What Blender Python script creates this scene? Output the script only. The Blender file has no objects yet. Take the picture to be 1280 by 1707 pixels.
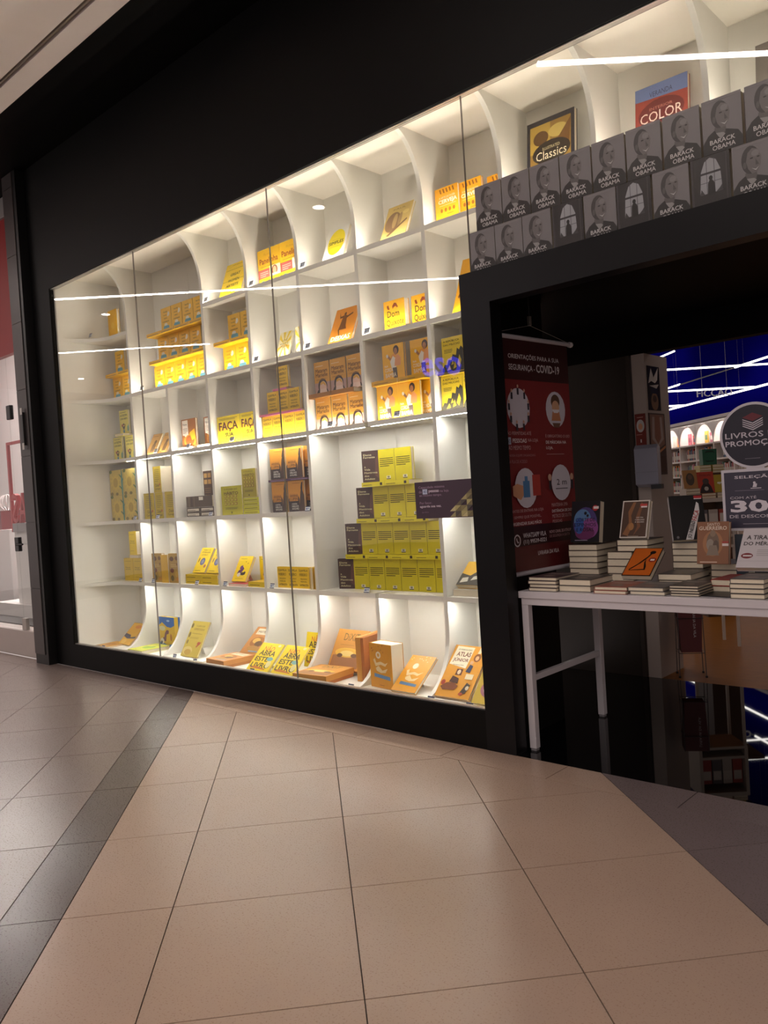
import bpy, math, random
from mathutils import Matrix, Vector
random.seed(7)
SC = bpy.context.scene
COL = SC.collection
PI = math.pi
# ------------------------------------------------------------------ camera
# world: X runs along the shop front, the shop front face is Y=0, the shop lies at +Y, Z up
cam_d = bpy.data.cameras.new('camera'); cam = bpy.data.objects.new('camera', cam_d); COL.objects.link(cam)
cam_d.sensor_fit = 'HORIZONTAL'; cam_d.sensor_width = 36.0; cam_d.lens = 36.0 * 1362.4 / 1280.0
cam_d.clip_start = 0.02; cam_d.clip_end = 200
_r = Vector((0.73385429, 0.67636681, -0.06313339)); _u = Vector((0.03297114, 0.05736391, 0.99780874)); _f = Vector((-0.67850629, 0.7343278, -0.01979617))
cam.matrix_world = Matrix(((_r.x, _u.x, -_f.x, 0.0), (_r.y, _u.y, -_f.y, -3.4093), (_r.z, _u.z, -_f.z, 1.35), (0, 0, 0, 1)))
SC.camera = cam
# ------------------------------------------------------------------ world, exposure
w = bpy.data.worlds.new('mall_ambient'); SC.world = w; w.use_nodes = True
w.node_tree.nodes['Background'].inputs[0].default_value = (1.0, 0.85, 0.80, 1)
w.node_tree.nodes['Background'].inputs[1].default_value = 0.55
SC.view_settings.view_transform = 'Standard'; SC.view_settings.look = 'None'
SC.view_settings.gamma = 1.0; SC.view_settings.use_curve_mapping = False
SC.view_settings.exposure = 0.0
LED_UP, LED_DOWN, LED_MALL, LED_STORE = 118.0, 112.0, 70.0, 4.0
# ------------------------------------------------------------------ materials
def lin(c):
    c /= 255.0
    return c / 12.92 if c <= 0.04045 else ((c + 0.055) / 1.055) ** 2.4
def rgb(h):
    return tuple(lin(int(h[i:i + 2], 16)) for i in (0, 2, 4))
MATS = {}
def mat(h, rough=0.45, metal=0.0, var=0.05, scale=9.0, spec=0.5):
    key = (h, rough, metal, var, scale, spec)
    if key in MATS: return MATS[key]
    m = bpy.data.materials.new('paint_' + h); m.use_nodes = True
    nt = m.node_tree; b = nt.nodes['Principled BSDF']
    c = rgb(h)
    b.inputs['Roughness'].default_value = rough; b.inputs['Metallic'].default_value = metal
    b.inputs['Specular IOR Level'].default_value = spec
    if var > 0:
        tc = nt.nodes.new('ShaderNodeTexCoord'); n = nt.nodes.new('ShaderNodeTexNoise'); n.inputs['Scale'].default_value = scale
        n.inputs['Detail'].default_value = 3
        mx = nt.nodes.new('ShaderNodeMix'); mx.data_type = 'RGBA'
        mx.inputs[6].default_value = (*[v * (1 - var) for v in c], 1); mx.inputs[7].default_value = (*[min(1, v * (1 + var)) for v in c], 1)
        nt.links.new(tc.outputs['Object'], n.inputs['Vector']); nt.links.new(n.outputs['Fac'], mx.inputs[0])
        nt.links.new(mx.outputs[2], b.inputs['Base Color'])
    else:
        b.inputs['Base Color'].default_value = (*c, 1)
    MATS[key] = m
    return m
def emit(h, s):
    key = ('emit', h, s)
    if key in MATS: return MATS[key]
    m = bpy.data.materials.new('glow_' + h); m.use_nodes = True
    b = m.node_tree.nodes['Principled BSDF']; b.inputs['Base Color'].default_value = (*rgb(h), 1)
    b.inputs['Emission Color'].default_value = (*rgb(h), 1); b.inputs['Emission Strength'].default_value = s
    MATS[key] = m
    return m
def glass_mat(name, f0=0.035, k=0.75, tint=(0.97, 0.98, 0.97)):
    m = bpy.data.materials.new(name); m.use_nodes = True; nt = m.node_tree
    for n in list(nt.nodes): nt.nodes.remove(n)
    out = nt.nodes.new('ShaderNodeOutputMaterial'); mix = nt.nodes.new('ShaderNodeMixShader')
    tr = nt.nodes.new('ShaderNodeBsdfTransparent'); tr.inputs[0].default_value = (*tint, 1)
    gl = nt.nodes.new('ShaderNodeBsdfGlossy'); gl.inputs['Roughness'].default_value = 0.0
    lw = nt.nodes.new('ShaderNodeLayerWeight'); lw.inputs[0].default_value = 0.5
    p = nt.nodes.new('ShaderNodeMath'); p.operation = 'POWER'; p.inputs[1].default_value = 5.0
    a = nt.nodes.new('ShaderNodeMath'); a.operation = 'MULTIPLY_ADD'; a.inputs[1].default_value = k; a.inputs[2].default_value = f0
    nt.links.new(lw.outputs['Facing'], p.inputs[0]); nt.links.new(p.outputs[0], a.inputs[0]); nt.links.new(a.outputs[0], mix.inputs[0])
    nt.links.new(tr.outputs[0], mix.inputs[1]); nt.links.new(gl.outputs[0], mix.inputs[2]); nt.links.new(mix.outputs[0], out.inputs[0])
    return m
def tile_mat(h, rough=0.28, var=0.10):
    m = bpy.data.materials.new('porcelain_' + h); m.use_nodes = True; nt = m.node_tree; b = nt.nodes['Principled BSDF']
    c = rgb(h); tc = nt.nodes.new('ShaderNodeTexCoord')
    n = nt.nodes.new('ShaderNodeTexNoise'); n.inputs['Scale'].default_value = 2.2; n.inputs['Detail'].default_value = 6
    f = nt.nodes.new('ShaderNodeTexNoise'); f.inputs['Scale'].default_value = 160; f.inputs['Detail'].default_value = 2
    mx = nt.nodes.new('ShaderNodeMix'); mx.data_type = 'RGBA'
    mx.inputs[6].default_value = (*[v * (1 - var) for v in c], 1); mx.inputs[7].default_value = (*[min(1, v * (1 + var)) for v in c], 1)
    nt.links.new(tc.outputs['Object'], n.inputs['Vector']); nt.links.new(tc.outputs['Object'], f.inputs['Vector'])
    nt.links.new(n.outputs['Fac'], mx.inputs[0]); nt.links.new(mx.outputs[2], b.inputs['Base Color'])
    r = nt.nodes.new('ShaderNodeMath'); r.operation = 'MULTIPLY_ADD'; r.inputs[1].default_value = 0.05; r.inputs[2].default_value = rough - 0.025
    nt.links.new(f.outputs['Fac'], r.inputs[0]); nt.links.new(r.outputs[0], b.inputs['Roughness'])
    return m
def wood_mat(h, h2):
    m = bpy.data.materials.new('wood_' + h); m.use_nodes = True; nt = m.node_tree; b = nt.nodes['Principled BSDF']
    tc = nt.nodes.new('ShaderNodeTexCoord'); mp = nt.nodes.new('ShaderNodeMapping'); mp.inputs['Scale'].default_value = (2, 14, 2)
    n = nt.nodes.new('ShaderNodeTexNoise'); n.inputs['Scale'].default_value = 3; n.inputs['Detail'].default_value = 6
    mx = nt.nodes.new('ShaderNodeMix'); mx.data_type = 'RGBA'; mx.inputs[6].default_value = (*rgb(h), 1); mx.inputs[7].default_value = (*rgb(h2), 1)
    nt.links.new(tc.outputs['Object'], mp.inputs[0]); nt.links.new(mp.outputs[0], n.inputs['Vector']); nt.links.new(n.outputs['Fac'], mx.inputs[0])
    nt.links.new(mx.outputs[2], b.inputs['Base Color']); b.inputs['Roughness'].default_value = 0.4; b.inputs['Specular IOR Level'].default_value = 0.25
    return m
# ------------------------------------------------------------------ mesh helpers
class MB:
    def __init__(s): s.v = []; s.f = []; s.m = []; s.ml = []
    def mi(s, m):
        if m not in s.ml: s.ml.append(m)
        return s.ml.index(m)
    def face(s, pts, m):
        n = len(s.v); s.v += [tuple(p) for p in pts]; s.f.append(tuple(range(n, n + len(pts)))); s.m.append(s.mi(m))
    def box(s, x0, x1, y0, y1, z0, z1, m):
        n = len(s.v); i = s.mi(m)
        s.v += [(x, y, z) for z in (z0, z1) for y in (y0, y1) for x in (x0, x1)]
        for q in ((0, 2, 3, 1), (4, 5, 7, 6), (0, 1, 5, 4), (2, 6, 7, 3), (0, 4, 6, 2), (1, 3, 7, 5)):
            s.f.append(tuple(n + k for k in q)); s.m.append(i)
    def prism(s, poly, a, b, axis, m):
        """poly: 2D points; axis 'x': (y,z) extruded over x in a..b, 'y': (x,z), 'z': (x,y)"""
        n = len(s.v); k = len(poly); i = s.mi(m)
        def P(p, t): return (t, p[0], p[1]) if axis == 'x' else (p[0], t, p[1]) if axis == 'y' else (p[0], p[1], t)
        ar = sum(poly[j][0] * poly[(j + 1) % k][1] - poly[(j + 1) % k][0] * poly[j][1] for j in range(k))
        if (ar < 0) != (axis == 'y'): poly = poly[::-1]
        s.v += [P(p, a) for p in poly] + [P(p, b) for p in poly]
        s.f.append(tuple(range(n + k - 1, n - 1, -1))); s.m.append(i)
        s.f.append(tuple(range(n + k, n + 2 * k))); s.m.append(i)
        for j in range(k):
            s.f.append((n + j, n + (j + 1) % k, n + k + (j + 1) % k, n + k + j)); s.m.append(i)
    def tube(s, p, q, r, m, n=10, r2=None, caps=True):
        p = Vector(p); q = Vector(q); d = (q - p).normalized(); a = d.orthogonal().normalized(); b = d.cross(a)
        r2 = r if r2 is None else r2; k = len(s.v); i = s.mi(m)
        for c, rr in ((p, r), (q, r2)):
            for j in range(n):
                t = 2 * PI * j / n; s.v.append(tuple(c + (a * math.cos(t) + b * math.sin(t)) * rr))
        for j in range(n):
            s.f.append((k + j, k + (j + 1) % n, k + n + (j + 1) % n, k + n + j)); s.m.append(i)
        if caps:
            s.f.append(tuple(range(k + n - 1, k - 1, -1))); s.m.append(i); s.f.append(tuple(range(k + n, k + 2 * n))); s.m.append(i)
    def add(s, verts, faces, m):
        n = len(s.v); i = s.mi(m); s.v += verts
        for f in faces: s.f.append(tuple(n + k for k in f)); s.m.append(i)
    def mesh(s, name):
        me = bpy.data.meshes.new(name); me.from_pydata(s.v, [], s.f)
        for m in s.ml: me.materials.append(m)
        me.polygons.foreach_set('material_index', s.m); me.update()
        return me
    def obj(s, name, parent=None, bevel=0, smooth=False):
        return link(name, s.mesh(name), parent, bevel, smooth)
def link(name, me, parent=None, bevel=0, smooth=False):
    o = bpy.data.objects.new(name, me); COL.objects.link(o)
    if parent is not None: o.parent = parent
    if smooth and me:
        for p in me.polygons: p.use_smooth = True
    if bevel:
        b = o.modifiers.new('edge', 'BEVEL'); b.width = bevel; b.segments = 2; b.limit_method = 'ANGLE'
    return o
def tag(o, label, cat, group=None, kind=None):
    o['label'] = label; o['category'] = cat
    if group: o['group'] = group
    if kind: o['kind'] = kind
    return o
def empty(name, loc=(0, 0, 0), rot=(0, 0, 0)):
    o = bpy.data.objects.new(name, None); COL.objects.link(o); o.location = loc; o.rotation_euler = rot; o.empty_display_size = 0.05
    return o
def bx(name, x0, x1, y0, y1, z0, z1, m, parent=None, bevel=0):
    b = MB(); b.box(x0, x1, y0, y1, z0, z1, m); return b.obj(name, parent, bevel)
TXT = {}
def text2d(s, bold=0.0):
    """flat triangles of a line of lettering, normalised to its bounding box"""
    k = (s, bold)
    if k in TXT: return TXT[k]
    cu = bpy.data.curves.new('lettering', 'FONT'); cu.body = s; cu.resolution_u = 2; cu.offset = 0.0 if 'M' in s else bold; cu.fill_mode = 'FRONT'
    o = bpy.data.objects.new('lettering', cu); COL.objects.link(o)
    dg = bpy.context.evaluated_depsgraph_get(); me = bpy.data.meshes.new_from_object(o.evaluated_get(dg))
    vs = [(v.co.x, v.co.y) for v in me.vertices]; fs = [tuple(p.vertices) for p in me.polygons]
    bpy.data.meshes.remove(me); bpy.data.objects.remove(o); bpy.data.curves.remove(cu)
    x0 = min(v[0] for v in vs); x1 = max(v[0] for v in vs); y0 = min(v[1] for v in vs); y1 = max(v[1] for v in vs)
    TXT[k] = ([((x - x0) / (x1 - x0), (y - y0) / (y1 - y0)) for x, y in vs], fs, (x1 - x0) / (y1 - y0))
    return TXT[k]
def clip(poly, a, b, c):
    """keep the part of a 2D polygon where a*x+b*y<=c"""
    out = []
    for i in range(len(poly)):
        p, q = poly[i], poly[(i + 1) % len(poly)]; dp = a * p[0] + b * p[1] - c; dq = a * q[0] + b * q[1] - c
        if dp <= 0: out.append(p)
        if dp * dq < 0:
            t = dp / (dp - dq); out.append((p[0] + (q[0] - p[0]) * t, p[1] + (q[1] - p[1]) * t))
    return out
def ellipse(cx, cy, rx, ry, n=24, a0=0, a1=2 * PI):
    full = abs(a1 - a0 - 2 * PI) < 1e-6
    return [(cx + rx * math.cos(a0 + (a1 - a0) * i / (n if full else n - 1)), cy + ry * math.sin(a0 + (a1 - a0) * i / (n if full else n - 1))) for i in range(n)]
def draw(mb, prims, w, h, f, layer0=1, rough=0.4):
    """flat print: prims in 0..1 units of a w x h sheet; f(x, z, layer) gives the 3D point"""
    for i, p in enumerate(prims):
        L = layer0 + i; k = p[0]; m = mat(p[-1], rough, var=0.0)
        if k == 'r': pts = [(p[1], p[2]), (p[3], p[2]), (p[3], p[4]), (p[1], p[4])]
        elif k == 'e': pts = ellipse(p[1], p[2], p[3], p[4], 20)
        elif k == 'p': pts = p[1]
        elif k == 't':   # text, u0, v0, width, height, bold
            vs, fs, _ = text2d(p[1], p[6])
            if p[6] and 'M' in p[1]:      # the heavy M does not fill cleanly: its line is printed four times, slightly shifted
                k = p[6] * p[5] * h * 1.1
                for i_, (dx, dy) in enumerate(((-k, 0), (k, 0), (0, k), (0, -k))): mb.add([f((p[2] + x * p[4]) * w + dx, (p[3] + y * p[5]) * h + dy, L + 0.2 * i_) for x, y in vs], fs, m)
            else: mb.add([f((p[2] + x * p[4]) * w, (p[3] + y * p[5]) * h, L) for x, y in vs], fs, m)
            continue
        elif k == 'l':   # rows of fine print: u0, v0, u1, v1, rows
            n = p[5]; s = (p[4] - p[2]) / n
            for j in range(n):
                x1 = p[3] - (p[3] - p[1]) * (0.0 if j else 0.35) * random.random(); y = p[2] + j * s
                q = [(p[1], y), (x1, y), (x1, y + s * 0.4), (p[1], y + s * 0.4)]
                mb.face([f(a * w, b * h, L) for a, b in q], m)
            continue
        mb.face([f(a * w, b * h, L) for a, b in pts], m)
# ------------------------------------------------------------------ palette
WHITE = mat('f1eee6', 0.4, var=0.012); CREAM = mat('ece5d9', 0.5, var=0.02); BLACK = mat('080707', 0.5, var=0.1, spec=0.14)
PORTAL = mat('0b0a0d', 0.35, var=0.1, spec=0.22); SOFFIT = mat('080707', 0.6, var=0.1, spec=0.1); STEEL = mat('b9b4ae', 0.3, 0.8, var=0.03)
GLASS = glass_mat('shop_window_glass'); PAPER = mat('e8dcc4', 0.8, var=0.06, scale=90); ACRYL = mat('efece6', 0.15, var=0.02)
GAP = 0.002
# ================================================================== MALL: floor
TH = math.radians(48.204); N1 = (math.cos(TH), math.sin(TH)); N2 = (-N1[1], N1[0]); OY = 3.4093
T_BEIGE, T_GREY, T_DARK, T_RIGHT = tile_mat('b59c8a'), tile_mat('8a7b75'), tile_mat('5f524e'), tile_mat('776a6a')
floor = tag(MB().obj('floor'), 'tan porcelain mall floor laid diagonally with a dark strip', 'floor', kind='structure')
fb = MB(); fb.box(-16, 6, -14, -0.0005, -0.05, -0.0055, mat('4a3f39', 0.8)); floor.data = fb.mesh('floor')
border_y = -0.208
def tile(poly, m, nm='tile'):
    if len(poly) < 3: return
    c = (sum(p[0] for p in poly) / len(poly), sum(p[1] for p in poly) / len(poly))
    b = MB(); b.prism([(p[0] - c[0], p[1] - c[1]) for p in poly], -0.008, 0.0, 'z', m)
    o = b.obj(nm, floor); o.location = (c[0], c[1], 0)
def world2(n1, n2): return (n1 * N1[0] + n2 * N2[0], n1 * N1[1] + n2 * N2[1] - OY)
def cells(a0, a1, m, rows, name='tile'):
    for b0, b1 in rows:
        P = [world2(a0 + GAP, b0 + GAP), world2(a1 - GAP, b0 + GAP), world2(a1 - GAP, b1 - GAP), world2(a0 + GAP, b1 - GAP)]
        P = clip(P, 0, 1, border_y - GAP); P = clip(P, 0, -1, 4.6) if P else P
        P = clip(P, -1, 0, 12.5) if P else P; P = clip(P, 1, 0, 2.5) if P else P
        if P and len(P) > 2: tile(P, m, name)
rows = [(2.177 + 0.6395 * i, 2.177 + 0.6395 * (i + 1)) for i in range(-8, 18)]
cells(-1.113, -0.904, T_DARK, rows, 'strip_tile')
edges = [-0.904, -0.534, 0.073, 0.682, 1.289]
for a, b in zip(edges, edges[1:]): cells(a, b, T_BEIGE, rows)
e = 1.289
while e < 4.5: cells(e, e + 0.607, T_RIGHT, rows); e += 0.607
e = -1.113; nx = -1.50
while e > -9.0: cells(nx, e, T_GREY, rows); e = nx; nx -= 0.607
x = -12.66
while x < 2.4:      # narrow border course along the shop front
    P = [(x + GAP, border_y + GAP), (x + 0.624 - GAP, border_y + GAP), (x + 0.624 - GAP, -GAP), (x + GAP, -GAP)]
    def dcut(v): return N1[0], N1[1], v - N1[1] * OY   # n1 <= v in world coordinates
    a, b, c0 = dcut(-1.113); tile(clip(P, a, b, c0 - GAP), T_GREY)
    q = clip(P, -a, -b, -(c0 + GAP)); a, b, c1 = dcut(-0.904); tile(clip(q, a, b, c1 - GAP) if q else [], T_DARK)
    q = clip(P, -a, -b, -(c1 + GAP)); a, b, c2 = dcut(1.289); tile(clip(q, a, b, c2 - GAP) if q else [], T_BEIGE)
    tile(clip(P, -a, -b, -(c2 + GAP)), T_RIGHT); x += 0.624
# ================================================================== MALL: ceiling, soffit, shop-front wall
cl = MB(); CEIL = mat('f2e6e2', 0.8, var=0.02)
cl.box(-20, 6, -9, -0.79, 4.50, 4.6, CEIL); cl.box(-20, 6, -0.74, -0.585, 4.50, 4.6, CEIL); cl.box(-20, 6, -0.80, -0.73, 4.54, 4.6, mat('4a423d', 0.6))
ceiling = tag(cl.obj('ceiling'), 'cream plaster mall ceiling with a shadow groove along the edge', 'ceiling', kind='structure')
bx('groove_rail', -20, 6, -0.772, -0.758, 4.505, 4.54, mat('8a7d74', 0.5), ceiling)
tag(bx('trim_1', -20, 6, -0.585, 0.3, 4.495, 4.62, SOFFIT), 'wide black soffit board under the mall ceiling', 'soffit', kind='structure')
tag(bx('wall_front', -7.34, 4, 0.0, 0.06, 3.36, 4.495, BLACK), 'matte black fascia wall above the shop window', 'wall', kind='structure')
tag(bx('wall_left', -7.34, -7.004, 0.0, 0.06, 0.0, 3.36, BLACK), 'black end wall beside the shop window', 'wall', kind='structure')
tag(bx('baseboard_front', -7.004, -2.523, 0.0, 0.06, 0.0, 0.205, BLACK), 'black plinth under the shop window', 'plinth', kind='structure')
t = MB(); t.box(-7.004, -2.523, 0.012, 0.045, 0.205, 0.212, STEEL); t.box(-7.004, 4, 0.012, 0.045, 3.353, 3.36, STEEL)
tag(t.obj('trim_2'), 'thin metal channel holding the shop window glass', 'glazing channel', kind='structure')
# dark tiled pier between the two shops
pier = tag(bx('wall_pier', -7.60, -7.345, -0.08, 0.3, 0.0, 4.495, mat('0c0b0b', 0.4)), 'narrow black pier faced with dark grey tiles', 'pier', kind='structure')
z = 0.09
while z < 4.4:
    z1 = min(z + 0.61, 4.49); bx('tile', -7.598, -7.40, -0.088, -0.079, z + 0.002, z1 - 0.002, mat('423c3b', 0.35, var=0.08), pier); z += 0.61
hb = MB(); hb.box(-7.50, -7.46, -0.112, -0.088, 2.02, 2.32, mat('1a1818', 0.3)); hb.box(-7.50, -7.46, -0.114, -0.110, 2.30, 2.36, STEEL); hb.box(-7.50, -7.46, -0.114, -0.110, 1.98, 2.04, STEEL)
tag(hb.obj('wall_reader'), 'slim black device with metal ends on the dark tiled pier', 'device')
# glass panes
def pane(name, poly, label):
    b = MB(); b.prism(poly, 0.022, 0.030, 'y', GLASS); return tag(b.obj(name), label, 'window', kind='structure')
def rect(x0, x1, z0, z1): return [(x0, z0), (x1, z0), (x1, z1), (x0, z1)]
pane('window_1', rect(-7.002, -5.639, 0.212, 3.353), 'tall clear glass pane beside the black end wall')
pane('window_2', rect(-5.635, -4.022, 0.212, 3.353), 'tall clear glass pane between the two long window joints')
pane('window_3', [(-4.018, 0.212), (-2.526, 0.212), (-2.526, 2.456), (-2.467, 2.456), (-2.467, 3.353), (-4.018, 3.353)], 'tall clear glass pane beside the black entrance portal')
pane('window_4', rect(-2.463, 2.0, 2.456, 3.353), 'long clear glass pane above the black entrance portal')
js = MB()
for x_, z0_ in ((-5.637, .212), (-4.02, .212), (-2.465, 2.456)): js.box(x_ - .0012, x_ + .0012, .0205, .0315, z0_, 3.353, mat('77706a', .4))
tag(js.obj('trim_3'), 'thin grey sealant joints between the window panes', 'sealant', kind='structure')
# entrance portal
door = tag(empty('door_1', (-2.43, 0, 0)), 'black entrance portal of the shop', 'door', kind='structure')
for nm, a in (('jamb', (-2.523, -2.343, -0.004, 0.09, 0.0, 2.284)), ('lintel', (-2.523, 2.0, -0.004, 0.09, 2.284, 2.453))):
    o = bx(nm, *a, PORTAL, door); o.location = (2.43, 0, 0)
# ================================================================== DISPLAY SHELVING
CW = 0.5604; X0 = -6.976; ZS = [0.165, 0.7116, 1.262, 1.812, 2.362, 2.912, 3.463]; TH2 = 0.015; FY, BY = 0.385, 0.665
def XK(k): return X0 + CW * k
SH = tag(empty('display_shelving', (-4.7, 0.4, 0.15)), 'white built-in display shelving with curved dividers behind the shop window', 'shelving')
def sh(name, mb, bevel=0):
    o = mb.obj(name, SH, bevel); o.location = (4.7, -0.4, -0.15); return o
def divider(k, z0, z1, top=False, bot=False):
    P = []
    if bot: P += [(0.385 - 0.265 * (1 - math.cos(a)) , z0 + 0.36 * (1 - math.sin(a))) for a in [PI / 2 * i / 12 for i in range(12, -1, -1)]]
    else: P += [(FY, z0)]
    if top: P += [(0.385 - 0.265 * (1 - math.cos(a)), z1 - 0.38 * (1 - math.sin(a))) for a in [PI / 2 * i / 12 for i in range(0, 13)]]
    else: P += [(FY, z1)]
    P += [(BY, z1), (BY, z0)]
    b = MB(); x = XK(k); b.prism(P, x - 0.014, x + 0.014, 'x', WHITE); sh('divider', b)
ceilz = 3.463
for k in (1, 3, 4, 5, 7): divider(k, ZS[0], ceilz, True, True)
divider(2, ZS[0], ZS[4] - TH2, False, True)
divider(6, ZS[0], ZS[1] - TH2, False, True); divider(6, ZS[3] + TH2, ceilz, True, False)
divider(8, ZS[0], 2.44, False, True); divider(8, 2.46, ceilz, True)
for k in (9, 10, 11, 12): divider(k, 2.46, ceilz, True)
def board(k0, k1, l, fy=FY):
    b = MB(); b.box(XK(k0) + 0.0145, XK(k1) - 0.0145, fy, BY, ZS[l] - TH2, ZS[l] + TH2, WHITE); sh('shelf_board', b)
skip = {(1, 5): 'A', (2, 5): 'A', (5, 2): 'B', (6, 2): 'B'}
CELLS = []
for l in range(1, 6):
    for k in range(1, 8 if l < 5 else 12):
        if (k, l) in skip: continue
        wide = (l == 4 and k == 1) or (l == 3 and k == 5) or (l == 1 and k == 5)
        if (l == 4 and k == 2) or (l == 3 and k == 6 and False) : continue
        board(k, k + 1, l) if not (l == 4 and k == 1) else board(1, 3, l)
for l in range(1, 6):      # end bay: boards sweep forward to the glass
    P = [(XK(1) - 0.0145, BY), (XK(1) - 0.0145, FY)]
    P += [(-6.66 - 0.316 * math.sin(a), 0.045 + 0.34 * math.cos(a)) for a in [PI / 2 * i / 14 for i in range(15)]] + [(X0, BY)]
    b = MB(); b.prism(P, ZS[l] - TH2, ZS[l] + TH2, 'z', WHITE); sh('shelf_board', b)
for k in range(0, 12):
    z0 = ZS[0] if k < 8 else 2.46
    b = MB(); b.box(XK(k) + 0.001, XK(k + 1) - 0.001, BY, BY + 0.015, z0, ceilz, WHITE); sh('back_panel', b)
b = MB(); b.box(X0 - 0.02, XK(12), 0.062, BY + 0.015, ceilz, ceilz + 0.02, CREAM); sh('top_panel', b)
b = MB(); b.box(X0 - 0.02, XK(8), 0.062, BY + 0.015, 0.10, ZS[0], WHITE); sh('deck', b)
b = MB(); b.box(X0 - 0.025, X0, 0.04, BY + 0.015, ZS[0], ceilz, WHITE); sh('end_panel', b)
b = MB(); b.box(-2.523, XK(12), 0.095, BY + 0.015, 2.442, 2.459, WHITE); sh('platform', b)
LEDW_U = emit('fff3e2', LED_UP); LEDW_D = emit('fffaf2', LED_DOWN)
def led(x0, x1, z, up):
    b = MB()
    if up: b.box(x0 + 0.03, x1 - 0.03, FY + 0.008, FY + 0.018, z + TH2 - 0.003, z + TH2 + 0.0002, LEDW_U)
    else: b.box(x0 + 0.03, x1 - 0.03, FY + 0.012, FY + 0.022, z - TH2 - 0.0002, z - TH2 + 0.003, LEDW_D)
    sh('led_strip', b)
led(XK(1), XK(3), ZS[4], True)
for l in (3, 4, 5):
    for k in range(0, 8 if l < 5 else 12):
        if (l == 4 and k in (1, 2)) or (l == 5 and k in (1, 2)): continue
        led(XK(k) if k else -6.62, XK(k + 1), ZS[l], True)
for l in (1, 2, 3):
    for k in range(0, 8):
        if l == 2 and k in (5, 6): continue
        led(XK(k) if k else -6.62, XK(k + 1), ZS[l], False)
# ================================================================== BOOKS
DES = {}
def design(name, w, h, t, cover, prims, spine=None, sprims=(), pages=True, kind='book'):
    DES[name] = dict(w=w, h=h, t=t, cover=cover, prims=prims, spine=spine or cover, sprims=sprims, pages=pages, kind=kind, me=None)
def meshes(name):
    d = DES[name]
    if d['me']: return d['me']
    w, h, t = d['w'], d['h'], d['t']; c = mat(d['cover'], 0.38, var=0.03); sp = mat(d['spine'], 0.38, var=0.03); k = 0.0022
    b = MB()
    if d['pages']:
        b.box(-w / 2, w / 2, 0, k, 0, h, c); b.box(-w / 2, w / 2, t - k, t, 0, h, c); b.box(-w / 2, -w / 2 + k, k, t - k, 0, h, sp)
        p = MB(); p.box(-w / 2 + k, w / 2 - 0.003, k, t - k, 0.002, h - 0.003, PAPER); pm = p.mesh('page_block')
    else:
        b.box(-w / 2, w / 2, 0, t * 0.62, 0.0, h, c); pm = None
        p = MB(); p.box(-w / 2 + 0.003, w / 2 - 0.003, t * 0.62, t, 0.003, h - 0.003, sp); pm = p.mesh('box_base')
    q = MB(); draw(q, d['prims'], w, h, lambda x, z, L: (x - w / 2, -0.00016 * L, z))
    draw(q, d['sprims'], h, t, lambda x, z, L: (-w / 2 - 0.00016 * L, t - z, h - x))
    d['me'] = (b.mesh(d['kind']), pm, q.mesh('cover_print') if q.v else None)
    return d['me']
def book(name, loc, label, group=None, rx=0.0, rz=0.0, cat='book'):
    cm, pm, qm = meshes(name)
    o = link(DES[name]['kind'], cm); o.location = loc; o.rotation_euler = (math.radians(rx), 0, math.radians(rz)); tag(o, label, cat, group)
    if pm: link(pm.name.split('.')[0], pm, o)
    if qm: link('cover_print', qm, o)
    return o
def stand(name, x0, y, z, *a, **k):      # x0 = outer edge of the front cover on the far side from the entrance
    return book(name, (x0 + DES[name]['w'] / 2, y, z + 0.0006), *a, **k)
def lay(name, xc, y, z, *a, spine_out=False, rz=0.0, **k):
    d = DES[name]
    if spine_out: return book(name, (xc + d['h'] / 2, y + d['w'] / 2, z + d['t'] + 0.0006), *a, rx=-90, rz=90 + rz, **k)
    return book(name, (xc, y, z + d['t'] + 0.0006), *a, rx=-90, rz=rz, **k)
ORD = ('first', 'second', 'third', 'fourth', 'fifth', 'sixth', 'seventh', 'eighth', 'ninth', 'tenth')
def towards(label, i, n): return label if n == 1 else f'{label}, {ORD[i]} towards the entrance'
def level(label, j, n): return f'{label}, ' + ('bottom one' if j == 0 else 'topmost' if j == n - 1 else ORD[j] + ' from the bottom')
def row(name, xs, y, z, label, group, **k):
    for i, x in enumerate(xs): stand(name, x, y, z, towards(label, i, len(xs)), group, **k)
def easel(x, y, z, w, L, ang, label):
    """acrylic easel behind a leaning book: back plate, foot ledge, rear strut"""
    b = MB(); a = math.radians(ang); c, s = math.cos(a), math.sin(a); t = 0.003
    def P(u, v): return (s * v + c * u, c * v - s * u)     # v along the slope, u behind it
    g = 0.0012
    b.prism([P(g, -0.0), P(g, L * 0.62), P(g + t, L * 0.62), P(g + t, 0.0)], x - w * 0.22, x + w * 0.22, 'x', ACRYL)
    yb, zb = P(g + t, L * 0.5)
    zl = -P(g, 0)[1]
    if c > 0.35: b.prism([(yb, zb), (yb + 0.003, zb), (yb + 0.05, -0.004), (yb + 0.047, -0.004)], x - 0.02, x + 0.02, 'x', ACRYL)
    o = b.obj('book_easel'); o.location = (0, y, z); tag(o, label, 'stand'); return o
def lean(name, x0, y, z, ang, *a, support=None, **k):
    d = DES[name]; th = math.radians(ang)
    o = book(name, (x0 + d['w'] / 2, y, z + 0.001 + d['t'] * math.sin(th)), *a, rx=-ang, **k)
    if support:
        e = easel(x0 + d['w'] / 2, y + d['t'] * math.cos(th) + 0.008, z + 0.005, d['w'], d['h'], ang, support)
    return o
Y1, Y2, OR, OR2, BK, WT = 'f6c019', 'eed32a', 'ef9d1e', 'd98324', '2a211c', 'efe9df'
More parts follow.
